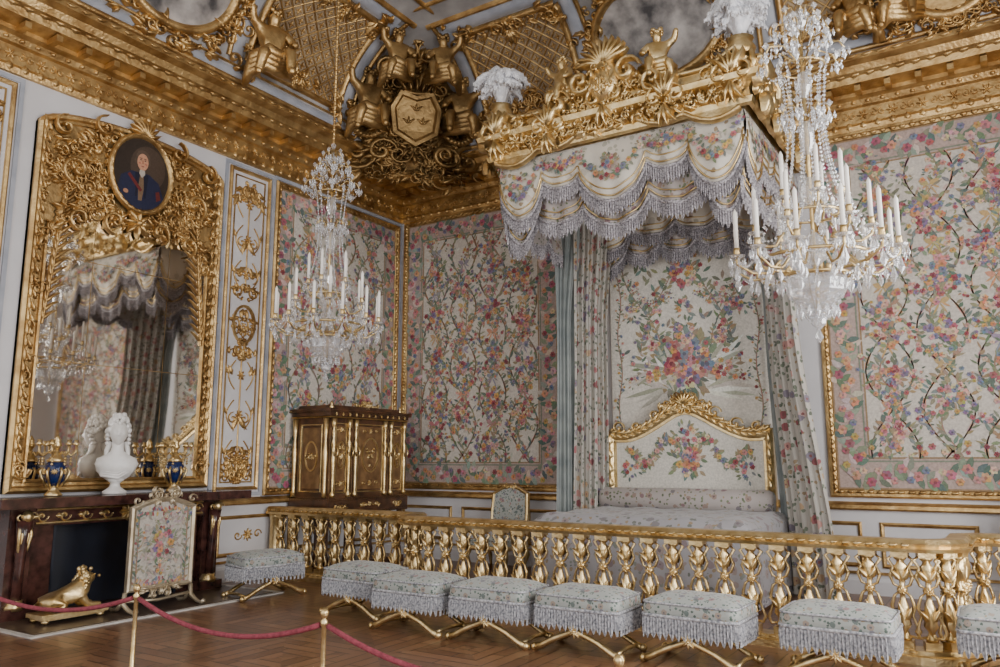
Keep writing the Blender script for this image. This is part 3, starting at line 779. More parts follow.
# bust ------------------------------------------------
def bust():
    e = empty('marble_bust', (.29, -5.36, 1.222)); mb = MB()
    lathe(mb, [(.13, 0), (.13, .03), (.1, .05), (.06, .08), (.05, .12), (.07, .14), (.09, .15), (.09, .17)], (0, 0, 0), 20)
    n = 28; rows = [(.15, .07, .05), (.19, .14, .09), (.26, .2, .11), (.34, .225, .115), (.4, .2, .1), (.44, .13, .085), (.48, .075, .072), (.54, .062, .065), (.6, .06, .062)]
    v = []; f = []
    for z, ry, rx in rows:
        for k in range(n):
            a = 2*pi*k/n; fold = .012*sin(7*a+z*30) if z < .44 else 0
            v.append(((rx+fold)*cos(a)+(.02 if .24 < z < .42 and cos(a) > 0 else 0), (ry+fold)*sin(a), z))
    for i in range(len(rows)-1):
        for k in range(n): f.append((i*n+k, i*n+(k+1) % n, (i+1)*n+(k+1) % n, (i+1)*n+k))
    mb.add(v, f)
    v = []; f = []; m_ = 26; n = 36; cz = .69; K = 1.15
    for i in range(m_+1):
        th = pi*i/m_
        for k in range(n):
            a = 2*pi*k/n; dx, dy, dz = sin(th)*cos(a), sin(th)*sin(a), cos(th)
            z = dz*.13; jaw = 1-.38*max(0, -dz)**1.3; x = dx*.105*(1-.12*max(0, -dz)); y = dy*.085*jaw
            if dx > 0:
                g = lambda sy, sz, wy, wz: math.exp(-((dy-sy)/wy)**2-((dz-sz)/wz)**2)
                x += .032*g(0, -.12, .14, .17)+.012*g(0, -.5, .22, .08)+.012*g(0, -.78, .25, .12)-.016*g(.3, .08, .16, .1)-.016*g(-.3, .08, .16, .1)+.006*g(.3, .07, .09, .05)+.006*g(-.3, .07, .09, .05)+.006*g(0, .25, .5, .12)
            v.append((x*K+.02, y*K, cz+z*K))
    for i in range(m_):
        for k in range(n): f.append((i*n+k, (i+1)*n+k, (i+1)*n+(k+1) % n, i*n+(k+1) % n))
    mb.add(v, f)
    for k in range(110):
        a = R.uniform(0, 2*pi); z = R.uniform(.02, .21); r = .11*(1-(z/.25)**2)+.012
        x = r*cos(a)*1.05-.01; y = r*sin(a)*.95
        if x > .055 and z < .1: continue
        ball(mb, (x, y, cz+z), R.uniform(.02, .036), 0, 7, 5)
    for s in (-1, 1):
        for k in range(3): tube(mb, [(-.03-.02*k, s*.1, cz-.02-.045*k), (.0-.02*k, s*.115, cz-.025-.045*k), (.02-.02*k, s*.1, cz-.02-.045*k)], .022, 8)
        tube(mb, [(-.05, s*.08, cz-.1), (-.03, s*.11, cz-.2), (.03, s*.12, cz-.28)], [.03, .028, .012], 8)
    for k in range(4): tube(mb, [(-.07, .19, .4-.02*k), (.07, .16, .36-.03*k), (.12, .02, .27-.03*k), (.08, -.15, .27-.02*k), (-.05, -.19, .34)], .018, 6)
    finish(mb, 'carving', [WMARB], e, (0, 0, 0), radians(-30))
bust()

def candelabra(y):
    e = empty('porcelain_candelabra', (.33, y, 1.222)); mb = MB()
    lathe(mb, [(.085, 0), (.09, .02), (.06, .05), (.04, .08), (.05, .11)], (0, 0, 0), 14, 1)
    lathe(mb, [(.05, .11), (.09, .16), (.11, .24), (.11, .3), (.09, .35), (.07, .37)], (0, 0, 0), 18, 0)
    lathe(mb, [(.08, .36), (.095, .38), (.06, .41), (.03, .46), (.02, .5)], (0, 0, 0), 14, 1)
    for k in range(7):
        a = 2*pi*k/7+.3
        P = [(cos(a)*r*.75, sin(a)*r*1.15, z) for r, z in ((.02, .44), (.08, .47), (.13, .43), (.17, .47), (.17, .54))]
        tube(mb, P, .011, 6, 1); lathe(mb, [(.02, 0), (.035, .015), (.02, .03), (.022, .06)], P[-1], 8, 1)
        for j in range(3): ball(mb, (P[2][0], P[2][1], P[2][2]-.03-.03*j), .014, 1, 6, 4)
    for k in range(6):
        a = 2*pi*k/6; tube(mb, [(.11*cos(a), .11*sin(a), .3), (.14*cos(a), .14*sin(a), .26), (.12*cos(a), .12*sin(a), .2), (.07*cos(a), .07*sin(a), .1)], .014, 6, 1)
        rosette(mb, lambda u, v, h, a=a: ((.11+h)*cos(a+u/.1), (.11+h)*sin(a+u/.1), v), .05, .26, .035, .015, 1)
    lathe(mb, [(.02, .5), (.05, .54), (.03, .58), (.035, .6), (.0, .66)], (0, 0, 0), 10, 1)
    finish(mb, 'body', [BLUEP, GOLDB], e)
candelabra(-6.08); candelabra(-4.62)

# fire screen ------------------------------------------------
def fire_screen():
    e = empty('fire_screen', (1.0, -5.2, 0)); g = MB(); f = MB()
    w = .4
    def outline(w, z0, z1, c):
        return [(-w, z0), (-w, z1)]+[(-w+2*w*k/12, z1+c*sin(pi*k/12)) for k in range(1, 12)]+[(w, z1), (w, z0)]
    M = lambda u, v, h: (h, u, v)
    sweep(g, outline(w, .22, 1.1, .1), [(0, -.02), (0, .03), (.02, .04), (.05, .03), (.05, -.02)], 0, M, True)
    slab(f, M, outline(w-.04, .25, 1.07, .09), -.012, .012, 0, C(192, 186, 176))
    Mf = lambda u, v, h: (.012+h, u, v)
    for s in (-1, 1): vine(f, Mf, lambda z, s=s: s*.3, .28, 1.08, .02, .3, .6)
    for i in range(60):
        u = -.3+.6*i/59
        for z in (.3, 1.05): eleaf(f, Mf, u, z, R.uniform(0, 6), .06, .014, pj(R.choice(GREENS+PINKS)))
    for _ in range(220): eleaf(f, Mf, R.uniform(-.26, .26), R.uniform(.32, 1.0), R.uniform(0, 6), .07, .012, pj(R.choice([C(170, 158, 148), C(150, 146, 134), C(184, 168, 160)])))
    bouquet(f, Mf, 0, .7, .17, 14); bouquet(f, Mf, 0, .45, .09, 7); bouquet(f, Mf, 0, .93, .08, 6)
    for s in (-1, 1):
        tube(g, [(.0, s*w, .22), (0, s*(w+.01), .1), (.1, s*(w+.01), .05), (.2, s*(w+.01), .03), (.24, s*(w+.01), .06)], [.025, .028, .024, .02, .025], 8)
        tube(g, [(.0, s*w, .14), (-.1, s*(w+.01), .05), (-.2, s*(w+.01), .03), (-.24, s*(w+.01), .06)], [.025, .024, .02, .025], 8)
        volute(g, M, s*.34, 1.17, .12, 0, s, .03, 0, .02)
    tube(g, [(0, -w, .13), (0, 0, .1), (0, w, .13)], .018, 8)
    rocaille(g, M, 0, 1.21, .16, .04, 6, .11, .03, 0, .02); rocaille(g, M, 0, .2, .2, .04, 6, .1, .03, 0, .02)
    finish(g, 'gilt_frame', [noisy('pale_gilding', C(172, 156, 130), C(206, 194, 170), 6, .4, .7)], e); finish(f, 'needlework_panel', [EMBR], e)
fire_screen()

# lion andiron ------------------------------------------------
def lion():
    e = empty('gilt_lion_andiron', (.8, -6.1, .018))
    T = Matrix.Translation((0, 0, .09)) @ Matrix.Rotation(radians(90), 4, 'Z') @ Matrix.Scale(.88, 4)
    V = [(-.2, 0, .13), (-.06, 0, .15), (.1, 0, .18), (.17, 0, .27), (.22, 0, .35), (.31, 0, .33),
         (.13, .08, .12), (.2, .09, .04), (.36, .09, .03), (.13, -.08, .12), (.2, -.09, .04), (.36, -.09, .03),
         (-.2, .09, .1), (-.08, .13, .07), (-.16, .13, .025), (-.05, .14, .02), (-.2, -.09, .1), (-.08, -.13, .07), (-.16, -.13, .025), (-.05, -.14, .02),
         (-.3, 0, .12), (-.33, .1, .06), (-.25, .18, .04)]
    E = [(0, 1), (1, 2), (2, 3), (3, 4), (4, 5), (2, 6), (6, 7), (7, 8), (2, 9), (9, 10), (10, 11), (0, 12), (12, 13), (13, 14), (14, 15), (0, 16), (16, 17), (17, 18), (18, 19), (0, 20), (20, 21), (21, 22)]
    rad = [.11, .1, .12, .1, .09, .055, .06, .04, .03, .06, .04, .03, .08, .055, .03, .025, .08, .055, .03, .025, .03, .02, .025]
    skinned('lion_body', V, E, rad, GOLDB, e, T)
    mb = MB()
    for k in range(60):
        a = R.uniform(0, 2*pi); t = R.random(); c = Vector((.17+.05*t-.02, 0, .25+.12*t)); r = .105
        p = T @ (c+Vector((-.02+R.uniform(-.03, .02), r*cos(a), r*sin(a)*.9))); ball(mb, p, .026, 0, 6, 4, (1, 1, 1.2))
    for s in (-1, 1): ball(mb, T @ Vector((.22, s*.06, .44)), .022, 0, 6, 4); ball(mb, T @ Vector((.29, s*.035, .37)), .01, 0, 6, 4)
    ball(mb, T @ Vector((.365, 0, .34)), .018, 0, 6, 4)
    box(mb, (0, .02, .07), (.3, .68, .04)); box(mb, (0, .02, .045), (.26, .62, .03))
    for sx in (-1, 1):
        for sy in (-1, 1): lathe(mb, [(.02, 0), (.04, .015), (.03, .04)], (sx*.1, .02+sy*.28, 0), 10)
    finish(mb, 'base_and_mane', [GOLDB], e)
lion()

# ------------------------------------------------------------------ fringe helper
def fringe(mb, pts, L, mat=0, step=.014, nrm=None, taper=.25):
    P = [Vector(p) for p in pts]; acc = [0]
    for i in range(1, len(P)): acc.append(acc[-1]+(P[i]-P[i-1]).length)
    n = max(4, int(acc[-1]/step)); v = []; f = []; j = 0
    for i in range(n+1):
        s = acc[-1]*i/n
        while j < len(acc)-2 and acc[j+1] < s: j += 1
        t = (s-acc[j])/max(1e-6, acc[j+1]-acc[j]); p = P[j].lerp(P[j+1], t); d = (P[j+1]-P[j]); d.z = 0
        if d.length < 1e-6: d = Vector((1, 0, 0))
        d.normalize(); nn = Vector((d.y, -d.x, 0)); o = .008*(1 if i % 2 else -1)
        l = L*(1-taper*(1 if i % 4 in (0, 1) else 0)+R.uniform(-.04, .04))
        for q, oo in ((0, 0), (.15, o), (.5, o*1.5), (1, o)):
            w = p+nn*(oo); v.append((w.x, w.y, w.z-l*q))
    for i in range(n):
        for k in range(3): f.append((i*4+k, (i+1)*4+k, (i+1)*4+k+1, i*4+k+1))
    mb.add(v, f, mat, None, False)

# ------------------------------------------------------------------ stools
def stool_meshes():
    a = MB(); w, d = .375, .26
    v = []; f = []
    def rr(t, ww, dd, rad=.07):
        pts = []
        for cx, cy, a0 in ((ww-rad, dd-rad, 0), (-ww+rad, dd-rad, 90), (-ww+rad, -dd+rad, 180), (ww-rad, -dd+rad, 270)):
            for k in range(6): an = radians(a0+90*k/5); pts.append((cx+rad*cos(an), cy+rad*sin(an)))
        return pts
    rings = [(w, d, .36), (w+.02, d+.02, .4), (w+.015, d+.015, .45), (w-.0, d-.0, .475), (w-.05, d-.05, .505), (w-.12, d-.11, .525), (w-.22, d-.17, .535)]
    for ww, dd, z in rings: v += [(x, y, z) for x, y in rr(0, ww, dd, min(.07, dd*.5))]
    N = 24
    for i in range(len(rings)-1):
        for k in range(N): f.append((i*N+k, i*N+(k+1) % N, (i+1)*N+(k+1) % N, (i+1)*N+k))
    f.append(tuple((len(rings)-1)*N+k for k in range(N))); f.append(tuple(range(N))[::-1])
    a.add(v, f, 0)
    P = rr(0, w+.012, d+.012); P.append(P[0])
    tube(a, [(x, y, .472) for x, y in P], .009, 6, 1)
    P = rr(0, w+.02, d+.02); P.append(P[0]); tube(a, [(x, y, .375) for x, y in P], .014, 6, 1)
    fringe(a, [(x, y, .375) for x, y in P], .18, 1, .013)
    g = MB()
    for y in (-d+.03, d-.03):
        for s in (-1, 1):
            tube(g, [(-s*.4, y, .025), (-s*.33, y, .05), (-s*.2, y, .12), (0, y+.012*s, .2), (s*.2, y, .28), (s*.32, y, .37)], [.032, .028, .024, .028, .024, .022], 8)
            ball(g, (-s*.4, y, .03), .036, 0, 8, 6)
        rosette(g, lambda u, v_, h, y=y: (u, y+(-h if y < 0 else h), v_), 0, .2, .06, .02, 0, .03)
    for s in (-1, 1): tube(g, [(s*.35, -d+.03, .045), (s*.35, 0, .06), (s*.35, d-.03, .045)], .018, 8)
    return a, g
sa, sg = stool_meshes(); m1 = m2 = None
SX = [(1.3, -3.98, 1.35), (3.12, -4.22, -.04), (4.07, -4.5, 0), (4.95, -4.45, .03), (5.82, -4.4, 0), (6.76, -4.27, -.03), (7.8, -4.12, 0), (8.95, -3.65, .02)]
for x, y, rz in SX:
    e = empty('folding_stool', (x, y, 0)); e.rotation_euler = (0, 0, rz)
    o1 = finish(sa, 'cushion', [FLORS, FRINGEW, GOLDB], e, mesh=m1); o2 = finish(sg, 'crossed_legs', [GOLDB], e, mesh=m2)
    m1, m2 = o1.data, o2.data

# ------------------------------------------------------------------ balustrade
def balustrade():
    e = empty('gilded_balustrade'); mb = MB()
    def arc(cx, cy, r, a0, a1, n=6): return [(cx+r*cos(radians(a0+(a1-a0)*k/n)), cy+r*sin(radians(a0+(a1-a0)*k/n))) for k in range(n+1)]
    path = [(.06, -2.8), (2.7, -2.8), (2.8, -2.95), (2.85, -3.2), (3.0, -3.3)]+[(8.25, -3.3)]+arc(8.25, -3.0, .3, -90, 0)[1:]+[(8.55, -2.55), (8.7, -2.4), (11.1, -2.4)]
    rail = [(-.11, .86), (-.12, .89), (-.09, .9), (-.1, .93), (-.07, .96), (.07, .96), (.1, .93), (.09, .9), (.12, .89), (.11, .86), (-.11, .86)]
    base = [(-.14, .0), (-.14, .06), (-.12, .07), (-.1, .1), (.1, .1), (.12, .07), (.14, .06), (.14, 0), (-.14, 0)]
    sweep(mb, path, rail, 0); sweep(mb, path, base, 0)
    for i in range(len(path)-1):
        p, q = Vector(path[i]), Vector(path[i+1]); L = (q-p).length; d = (q-p)/L; nn = Vector((d.y, -d.x)); k = int(L/.09)
        for j in range(k):
            c = p+d*(L*(j+.5)/k)
            M = lambda u, v, h, c=c, d=d, nn=nn: (c.x+d.x*u+nn.x*(.1+h), c.y+d.y*u+nn.y*(.1+h), v)
            leaf(mb, M, -.04, .915, 0, .08, .022, .022); leaf(mb, M, -.04, .085, 0, .08, .02, .02)
    finish(mb, 'rail_and_plinth', [GOLDB], e)
    b = MB()
    box(b, (0, 0, .13), (.12, .12, .06)); box(b, (0, 0, .84), (.13, .13, .05))
    lathe(b, [(.045, .16), (.05, .18), (.03, .21), (.022, .24), (.04, .3), (.05, .36), (.042, .42), (.022, .48), (.02, .52), (.042, .54), (.042, .56), (.02, .58), (.02, .62), (.034, .68), (.04, .74), (.028, .78), (.05, .8), (.05, .82)], (0, 0, 0), 10)
    for s in (-1, 1):
        tube(b, [(s*.03, 0, .19), (s*.085, 0, .18), (s*.108, 0, .23), (s*.085, 0, .29), (s*.065, 0, .35), (s*.085, 0, .42), (s*.06, 0, .5), (s*.03, 0, .53)], [.01, .014, .016, .012, .012, .014, .012, .008], 6)
        tube(b, [(s*.02, 0, .57), (s*.06, 0, .59), (s*.085, 0, .66), (s*.055, 0, .73), (s*.095, 0, .79), (s*.06, 0, .82)], [.008, .012, .014, .012, .016, .01], 6)
    for f_ in (-1, 1):
        M = lambda u, v, h, f_=f_: (u, f_*(.025+h), v)
        leaf(b, M, 0, .2, pi/2, .26, .045, .03); leaf(b, M, 0, .8, -pi/2, .2, .04, .025); rosette(b, M, 0, .545, .04, .03)
        for s in (-1, 1): leaf(b, M, 0, .3, pi/2-s*.6, .14, .025, .03); leaf(b, M, 0, .62, pi/2-s*.6, .13, .025, .03)
    mesh = None
    for a_, c_, ang in (((.25, -2.8), (2.6, -2.8), 0), ((3.25, -3.3), (8.15, -3.3), 0), ((8.9, -2.4), (11.0, -2.4), 0)):
        L = abs(c_[0]-a_[0])+abs(c_[1]-a_[1]); n = max(1, round(L/.25))
        for i in range(n+1):
            t = i/n; o = finish(b, 'baluster', [GOLDB], e, (a_[0]+(c_[0]-a_[0])*t, a_[1]+(c_[1]-a_[1])*t, 0), ang, mesh); mesh = o.data
    # balusters following the rounded corners
    for x, y, ang in ((8.34, -3.285, .25), (8.47, -3.2, .8), (8.55, -3.04, 1.3), (8.56, -2.84, pi/2), (8.56, -2.64, pi/2), (8.7, -2.42, .7), (3.05, -3.29, -.4), (2.89, -3.22, -1.0), (2.82, -3.03, -1.4), (2.74, -2.86, -.8)):
        finish(b, 'baluster', [GOLDB], e, (x, y, 0), ang, mesh)
    d = MB(); lathe(d, [(.1, .08), (.1, .14), (.08, .17), (.08, .78), (.09, .8), (.1, .87)], (.14, -2.8, 0), 12)
    finish(d, 'end_post', [GOLDB], e)
balustrade()

# ------------------------------------------------------------------ bed
BX = 5.26
def bed():
    e = empty('state_bed'); mb = MB(); x0, x1, y0, y1 = 4.02, 6.62, -2.25, -.2
    nx, ny = 40, 34; v = []; f = []
    for j in range(ny+1):
        for i in range(nx+1):
            s = i/nx*2-1; t = j/ny*2-1; ed = max(abs(s), abs(t))
            z = .97-.1*max(0, ed-.86)**2/.0196+.012*sin(i*.7)*sin(j*.5)
            v.append(((x0+x1)/2+s*(x1-x0)/2, (y0+y1)/2+t*(y1-y0)/2, z))
    for j in range(ny):
        for i in range(nx): a = j*(nx+1)+i; f.append((a, a+1, a+nx+2, a+nx+1))
    mb.add(v, f, 0)
    per = [(x0, y1)]+[(x0, y1+(y0-y1)*k/20) for k in range(1, 21)]+[(x0+(x1-x0)*k/24, y0) for k in range(1, 25)]+[(x1, y0+(y1-y0)*k/20) for k in range(1, 21)]
    n = len(per); v = []; f = []; zz = [.87, .7, .5, .3, .12]
    for i, (x, y) in enumerate(per):
        for j, z in enumerate(zz):
            o = .02*sin(i*1.9)*j/4+.02*j/4; cx, cy = x-BX, y+1.2; L = sqrt(cx*cx+cy*cy); v.append((x+cx/L*o, y+cy/L*o, z))
    k = len(zz)
    for i in range(n-1):
        for j in range(k-1): f.append((i*k+j, (i+1)*k+j, (i+1)*k+j+1, i*k+j+1))
    mb.add(v, f, 0)
    fringe(mb, [(x, y, .13) for x, y in per], .1, 1, .02)
    box(mb, (BX, -1.2, .45), (x1-x0-.2, 1.9, .8), 0)
    finish(mb, 'bedcover', [FLORB, FRINGE], e)
    m = MB(); lathe(m, [(0.02, -1.19), (.12, -1.18), (.15, -1.12), (.155, 0), (.15, 1.12), (.12, 1.18), (.02, 1.19)], (BX, -.38, 1.08), 20, 0, tilt=Matrix.Rotation(pi/2, 3, 'Y'))
    finish(m, 'bolster', [FLORD], e)
    g = MB(); hw = 1.17
    def ho(w, z0, z1, c, n=24):
        P = [(BX-w, z0), (BX-w, z1)]
        for k in range(1, n):
            s = -1+2*k/n; P.append((BX+w*s, z1+c*(math.exp(-(s/.42)**2)*.95-.13*math.exp(-((abs(s)-.75)/.2)**2))))
        return P+[(BX+w, z1), (BX+w, z0)]
    MH = lambda u, v, h: (u, -.16-h, v)
    sweep(g, ho(hw, .9, 2.02, .36), [(0, -.04), (0, .06), (.03, .09), (.07, .08), (.1, .05), (.13, .05), (.14, 0)], 0, MH, True)
    O = ho(hw-.05, .9, 2.0, .36)
    for i in range(1, len(O)-2):
        p, q = O[i], O[i+1]; a = atan2(q[1]-p[1], q[0]-p[0])
        leaf(g, MH, p[0], p[1], a+.25, .16, .04, .04, 0, .07); leaf(g, MH, p[0], p[1], a-.5, .12, .035, .03, 0, .07); leaf(g, MH, p[0], p[1], a+.9, .1, .03, .03, 0, .06)
    rocaille(g, MH, BX, 2.36, .34, .12, 20, .15, .05, 0, .05)
    for k in range(7): leaf(g, MH, BX, 2.36, pi/2+(k-3)*.35, .2, .045, .06, 0, .09, 1)
    for s in (-1, 1):
        volute(g, MH, BX+s*.42, 2.24, .2, 0, s, .06, 0, .06); volute(g, MH, BX+s*.98, 2.06, .2, 0, -s, .06, 0, .06); volute(g, MH, BX+s*.7, 2.08, .2, 0, s, .06, 0, .06)
        for z in (1.2, 1.4, 1.6, 1.8): leaf(g, MH, BX+s*1.12, z, pi/2, .2, .05, .05, 0, .06)
    finish(g, 'headboard_frame', [GOLDB], e)
    f_ = MB(); slab(f_, MH, ho(hw-.1, .92, 1.98, .34), 0, .02, 0, C(208, 204, 194))
    Mf = lambda u, v, h: MH(u, v, .02+h)
    for k in range(70):
        s = -1+2*k/69; z = 1.58+.2*(1-s*s)-.14*cos(3*pi*s); x = BX+.85*s
        for _ in range(3): eleaf(f_, Mf, x, z, R.uniform(0, 6.28), .1, .02, pj(R.choice(GREENS)))
        if k % 2: eflower(f_, Mf, x+R.uniform(-.02, .02), z+R.uniform(-.03, .03), .042, R.choice(PINKS))
    bouquet(f_, Mf, BX, 1.93, .17, 14); bouquet(f_, Mf, BX, 1.58, .22, 18); bouquet(f_, Mf, BX-.8, 1.48, .15, 9); bouquet(f_, Mf, BX+.8, 1.48, .15, 9)
    finish(f_, 'headboard_panel', [EMBR], e)
    h = MB(); M = lambda u, v, hh: (u, -.04-hh, v); slab(h, M, rectpath(BX-1.14, .9, BX+1.14, 5.3), 0, .02, 0, C(210, 205, 195))
    M2 = lambda u, v, hh: (u, -.06-hh, v)
    lil = [C(230, 228, 222), C(190, 184, 176), C(222, 218, 210), C(172, 172, 158), C(150, 154, 136)]
    for s in (-1, 1):
        for k in range(34): eleaf(h, M2, BX+s*R.uniform(.1, .35), R.uniform(2.55, 2.95), pi/2-s*(.3+.055*k), R.uniform(.4, .72), .032, pj(R.choice(lil), .05))
        vine(h, M2, lambda z, s=s: BX+s*(1.0+.03*sin(6*z)), 1.6, 5.2, .035, .35, .6)
        vine(h, M2, lambda z, s=s: BX+s*(.35+.32*sin(1.9*(z-2.3))), 2.9, 4.9, .03, .4, 1.1)
        vine(h, M2, lambda z, s=s: BX+s*(.65-.28*sin(2.6*(z-2.6))), 2.7, 4.6, .04, .35, 1.05)
        for k in range(12):
            t = k/11; bouquet(h, M2, BX+s*(.2+.66*t), 3.95-.25*sin(pi*t)+.3*t, .065, 4)
        for _ in range(40): eleaf(h, M2, BX+s*R.uniform(.1, .85), R.uniform(2.9, 4.5), R.uniform(0, 6.3), .14, .025, pj(R.choice(GREENS)))
        bouquet(h, M2, BX+s*.78, 3.75, .15, 11); bouquet(h, M2, BX+s*.5, 3.3, .15, 11); bouquet(h, M2, BX+s*.5, 2.85, .17, 12); bouquet(h, M2, BX+s*.8, 2.75, .1, 6)
    bouquet(h, M2, BX, 2.95, .38, 50); bouquet(h, M2, BX, 3.4, .2, 16); bouquet(h, M2, BX, 4.25, .22, 16); bouquet(h, M2, BX, 3.75, .13, 8)
    finish(h, 'embroidered_headcloth', [EMBR], e)
    # tester --------------------------------------------------
    tx0, tx1, ty = 3.68, 6.84, -2.42; zt = 5.5
    t = MB(); box(t, ((tx0+tx1)/2, (ty-.1)/2, zt+.04), (tx1-tx0, -ty-.1, .08)); finish(t, 'tester_ceiling', [FLORB], e)
    def lambre(mb, p0, p1, ztop, f_bot, fr, out, mat, cols=90, amp=.015, bulge=.05):
        p0 = Vector(p0); p1 = Vector(p1); d = (p1-p0).normalized(); nn = Vector((d.y, -d.x))*out
        v = []; f = []; rows = 9; edge = []
        for i in range(cols+1):
            s = i/cols; p = p0.lerp(p1, s); L = f_bot(s)
            for j in range(rows+1):
                q = j/rows; o = bulge*sin(pi*q)*L+amp*sin(s*cols*.55)*q
                v.append((p.x+nn.x*o, p.y+nn.y*o, ztop-L*q))
            edge.append((p.x+nn.x*amp*sin(s*cols*.55)*1, p.y+nn.y*amp*sin(s*cols*.55), ztop-L))
        for i in range(cols):
            for j in range(rows): a = i*(rows+1)+j; f.append((a, a+1, a+rows+2, a+rows+1))
        mb.add(v, f, mat); fringe(mb, [(x+nn.x*.012, y+nn.y*.012, z) for x, y, z in edge], fr, 1, .016)
        tube(mb, [(x+nn.x*.015, y+nn.y*.015, z-.01) for x, y, z in edge], .022, 6, 1)
        tube(mb, [(x+nn.x*.04, y+nn.y*.04, z+.13) for x, y, z in edge], .009, 5, 3)
        tube(mb, [(x+nn.x*.03, y+nn.y*.03, z+.05) for x, y, z in edge], .011, 5, 3)
    def lobes(edge, mids, ws=None):
        n = len(mids); ws = ws or [1/n]*n; cum = [sum(ws[:i]) for i in range(n+1)]
        def f(s):
            s = min(max(s, 0), .99999)
            for i in range(n):
                if s < cum[i+1] or i == n-1:
                    t = (s-cum[i])/ws[i]; return edge+(mids[i]-edge)*max(0, sin(pi*min(1, max(0, t))))**.6
        return f
    WS = [.2, .16, .28, .16, .2]
    fA = lobes(.38, [.82, .5, .78, .5, .82], WS); fB = lobes(.68, [1.05, .86, 1.0, .86, 1.05], [.14, .22, .28, .22, .14])
    va = MB(); em = MB()
    lambre(va, (tx0, ty), (tx1, ty), zt-.05, fA, .22, 1, 0, 130, .012, .09)
    lambre(va, (tx0+.04, ty+.1), (tx1-.04, ty+.1), zt-.1, fB, .22, 1, 2, 130, .02, .05)
    gA = lobes(.4, [.8, .55, .55, .8]); gB = lobes(.72, [1.0, .86, .86, 1.0])
    for x, o in ((tx0, 1), (tx1, -1)):
        lambre(va, (x, -.1), (x, ty), zt-.05, gA, .2, o, 0, 90, .012, .07)
        lambre(va, (x+.06*o, -.1), (x+.06*o, ty), zt-.1, gB, .2, o, 2, 90, .02, .04)
    def embr(MVf, lo, hi, fb, ws):
        W = hi-lo; cum = 0
        for w in ws:
            a = lo+cum*W; b = a+w*W; cum += w; c = (a+b)/2; dep = fb((c-lo)/W)
            for k in range(34):
                t = k/33; u = a+.05+(b-a-.1)*t; z = zt-.12-(.14+(dep-.48)*sin(pi*t))
                eleaf(em, MVf, u, z, R.uniform(0, 6.3), .08, .018, pj(R.choice(GREENS)))
                if k % 3 == 0: eflower(em, MVf, u, z+R.uniform(-.03, .03), R.uniform(.03, .045), R.choice(PINKS))
            bouquet(em, MVf, c, zt-.05-dep*.42, .12, 9)
            bouquet(em, MVf, a+.03, zt-.2, .07, 5); bouquet(em, MVf, b-.03, zt-.2, .07, 5)
    def MVF(u, v, h):
        s = min(1, max(0, (u-tx0)/(tx1-tx0))); L = fA(s); q = min(1, max(0, (zt-.05-v)/L)); return (u, ty-(.09*sin(pi*q)*L+.022+h), v)
    def MVR(u, v, h):
        s = min(1, max(0, (-.1-u)/(-.1-ty))); L = gA(s); q = min(1, max(0, (zt-.05-v)/L)); return (tx1+(.07*sin(pi*q)*L+.022+h), u, v)
    embr(MVF, tx0, tx1, fA, WS); embr(MVR, ty, -.1, gA, [.25]*4)
    finish(em, 'valance_embroidery', [EMBR], e)
    iA = lobes(.45, [.75, .6, .6, .75]); iB = lobes(.65, [.95, .8, .8, .8, .95])
    lambre(va, (tx0+.25, -.25), (tx1-.2, -.25), 5.35, iB, .22, 1, 2, 100, .03, .1)
    lambre(va, (tx0+.25, -.35), (tx1-.2, -.35), 5.4, iA, .2, 1, 0, 100, .03, .1)
    finish(va, 'scalloped_valances', [FLORV, FRINGE, FLORD, GOLDB], e)
    c = MB()
    pth = [(tx0-.02, -.05), (tx0-.02, ty-.02), (tx1+.02, ty-.02), (tx1+.02, -.05)]
    prof = [(.06, 5.42), (.1, 5.44), (.12, 5.5), (.08, 5.53), (.07, 5.62), (.12, 5.66), (.2, 5.7), (.22, 5.76), (.16, 5.8), (.0, 5.8), (0, 5.42)]
    sweep(c, pth, prof, 0)
    MFr = lambda u, v, h: (u, ty-.1-h, v)
    MR = lambda u, v, h: (tx1+.1+h, u, v)
    MLs = lambda u, v, h: (tx0-.1-h, u, v)
    def crest(s): return .14+.5*math.exp(-(s/.3)**2)+.26*math.exp(-((abs(s)-1)/.16)**2)+.08*abs(cos(s*5))
    for M, a, b, big in ((MFr, tx0, tx1, 1), (MR, ty, -.1, .5), (MLs, ty, -.1, .5)):
        cc = (a+b)/2; hw2 = (b-a)/2
        top = [(cc+hw2*(-1+2*k/30), 5.74+big*crest(-1+2*k/30)*.9) for k in range(31)]
        bot = [(cc+hw2*(1-2*k/30), 5.5-.1*abs(sin(5*pi*k/30))+(.1 if big == 1 else 0)*cos(pi*(1-2*k/30))) for k in range(31)]
        v = [M(p[0], p[1], .02) for p in top]+[M(p[0], p[1], .02) for p in bot[::-1]]
        c.add(v, [(k, k+1, 32+k, 31+k) for k in range(30)], 0)
        stroke(c, M, top, .035, .07, 0, 0); stroke(c, M, bot, .035, .07, 0, 0)
        n = 34
        for k in range(n):
            s = -1+2*(k+.5)/n; hgt = .2+big*crest(s)*.85
            for j in range(max(1, int(hgt/.2))):
                zc = 5.5+.1+j*.2
                rocaille(c, M, cc+hw2*s, zc, .08, .08, 4, .16, .08, 0, .02, False)
        for s in (-1, -.5, 0, .5, 1):
            X = cc+s*hw2*.96; zz = 5.6+(big*crest(s)*.4)
            volute(c, M, X-.12, zz, .3, 0, 1, .12, 0, .05); volute(c, M, X+.12, zz, .3, pi, -1, .12, 0, .05)
            for k in range(5): leaf(c, M, X, zz, pi/2+(k-2)*.35, .3, .06, .12, 0, .08, 1)
            for k in range(3): leaf(c, M, X, zz-.1, -pi/2+(k-1)*.4, .26, .05, .1, 0, .08, 2)
    for k in range(11): leaf(c, MFr, BX, 6.3, pi/2+(k-5)*.27, .36, .06, .12, 0, .06, 1)
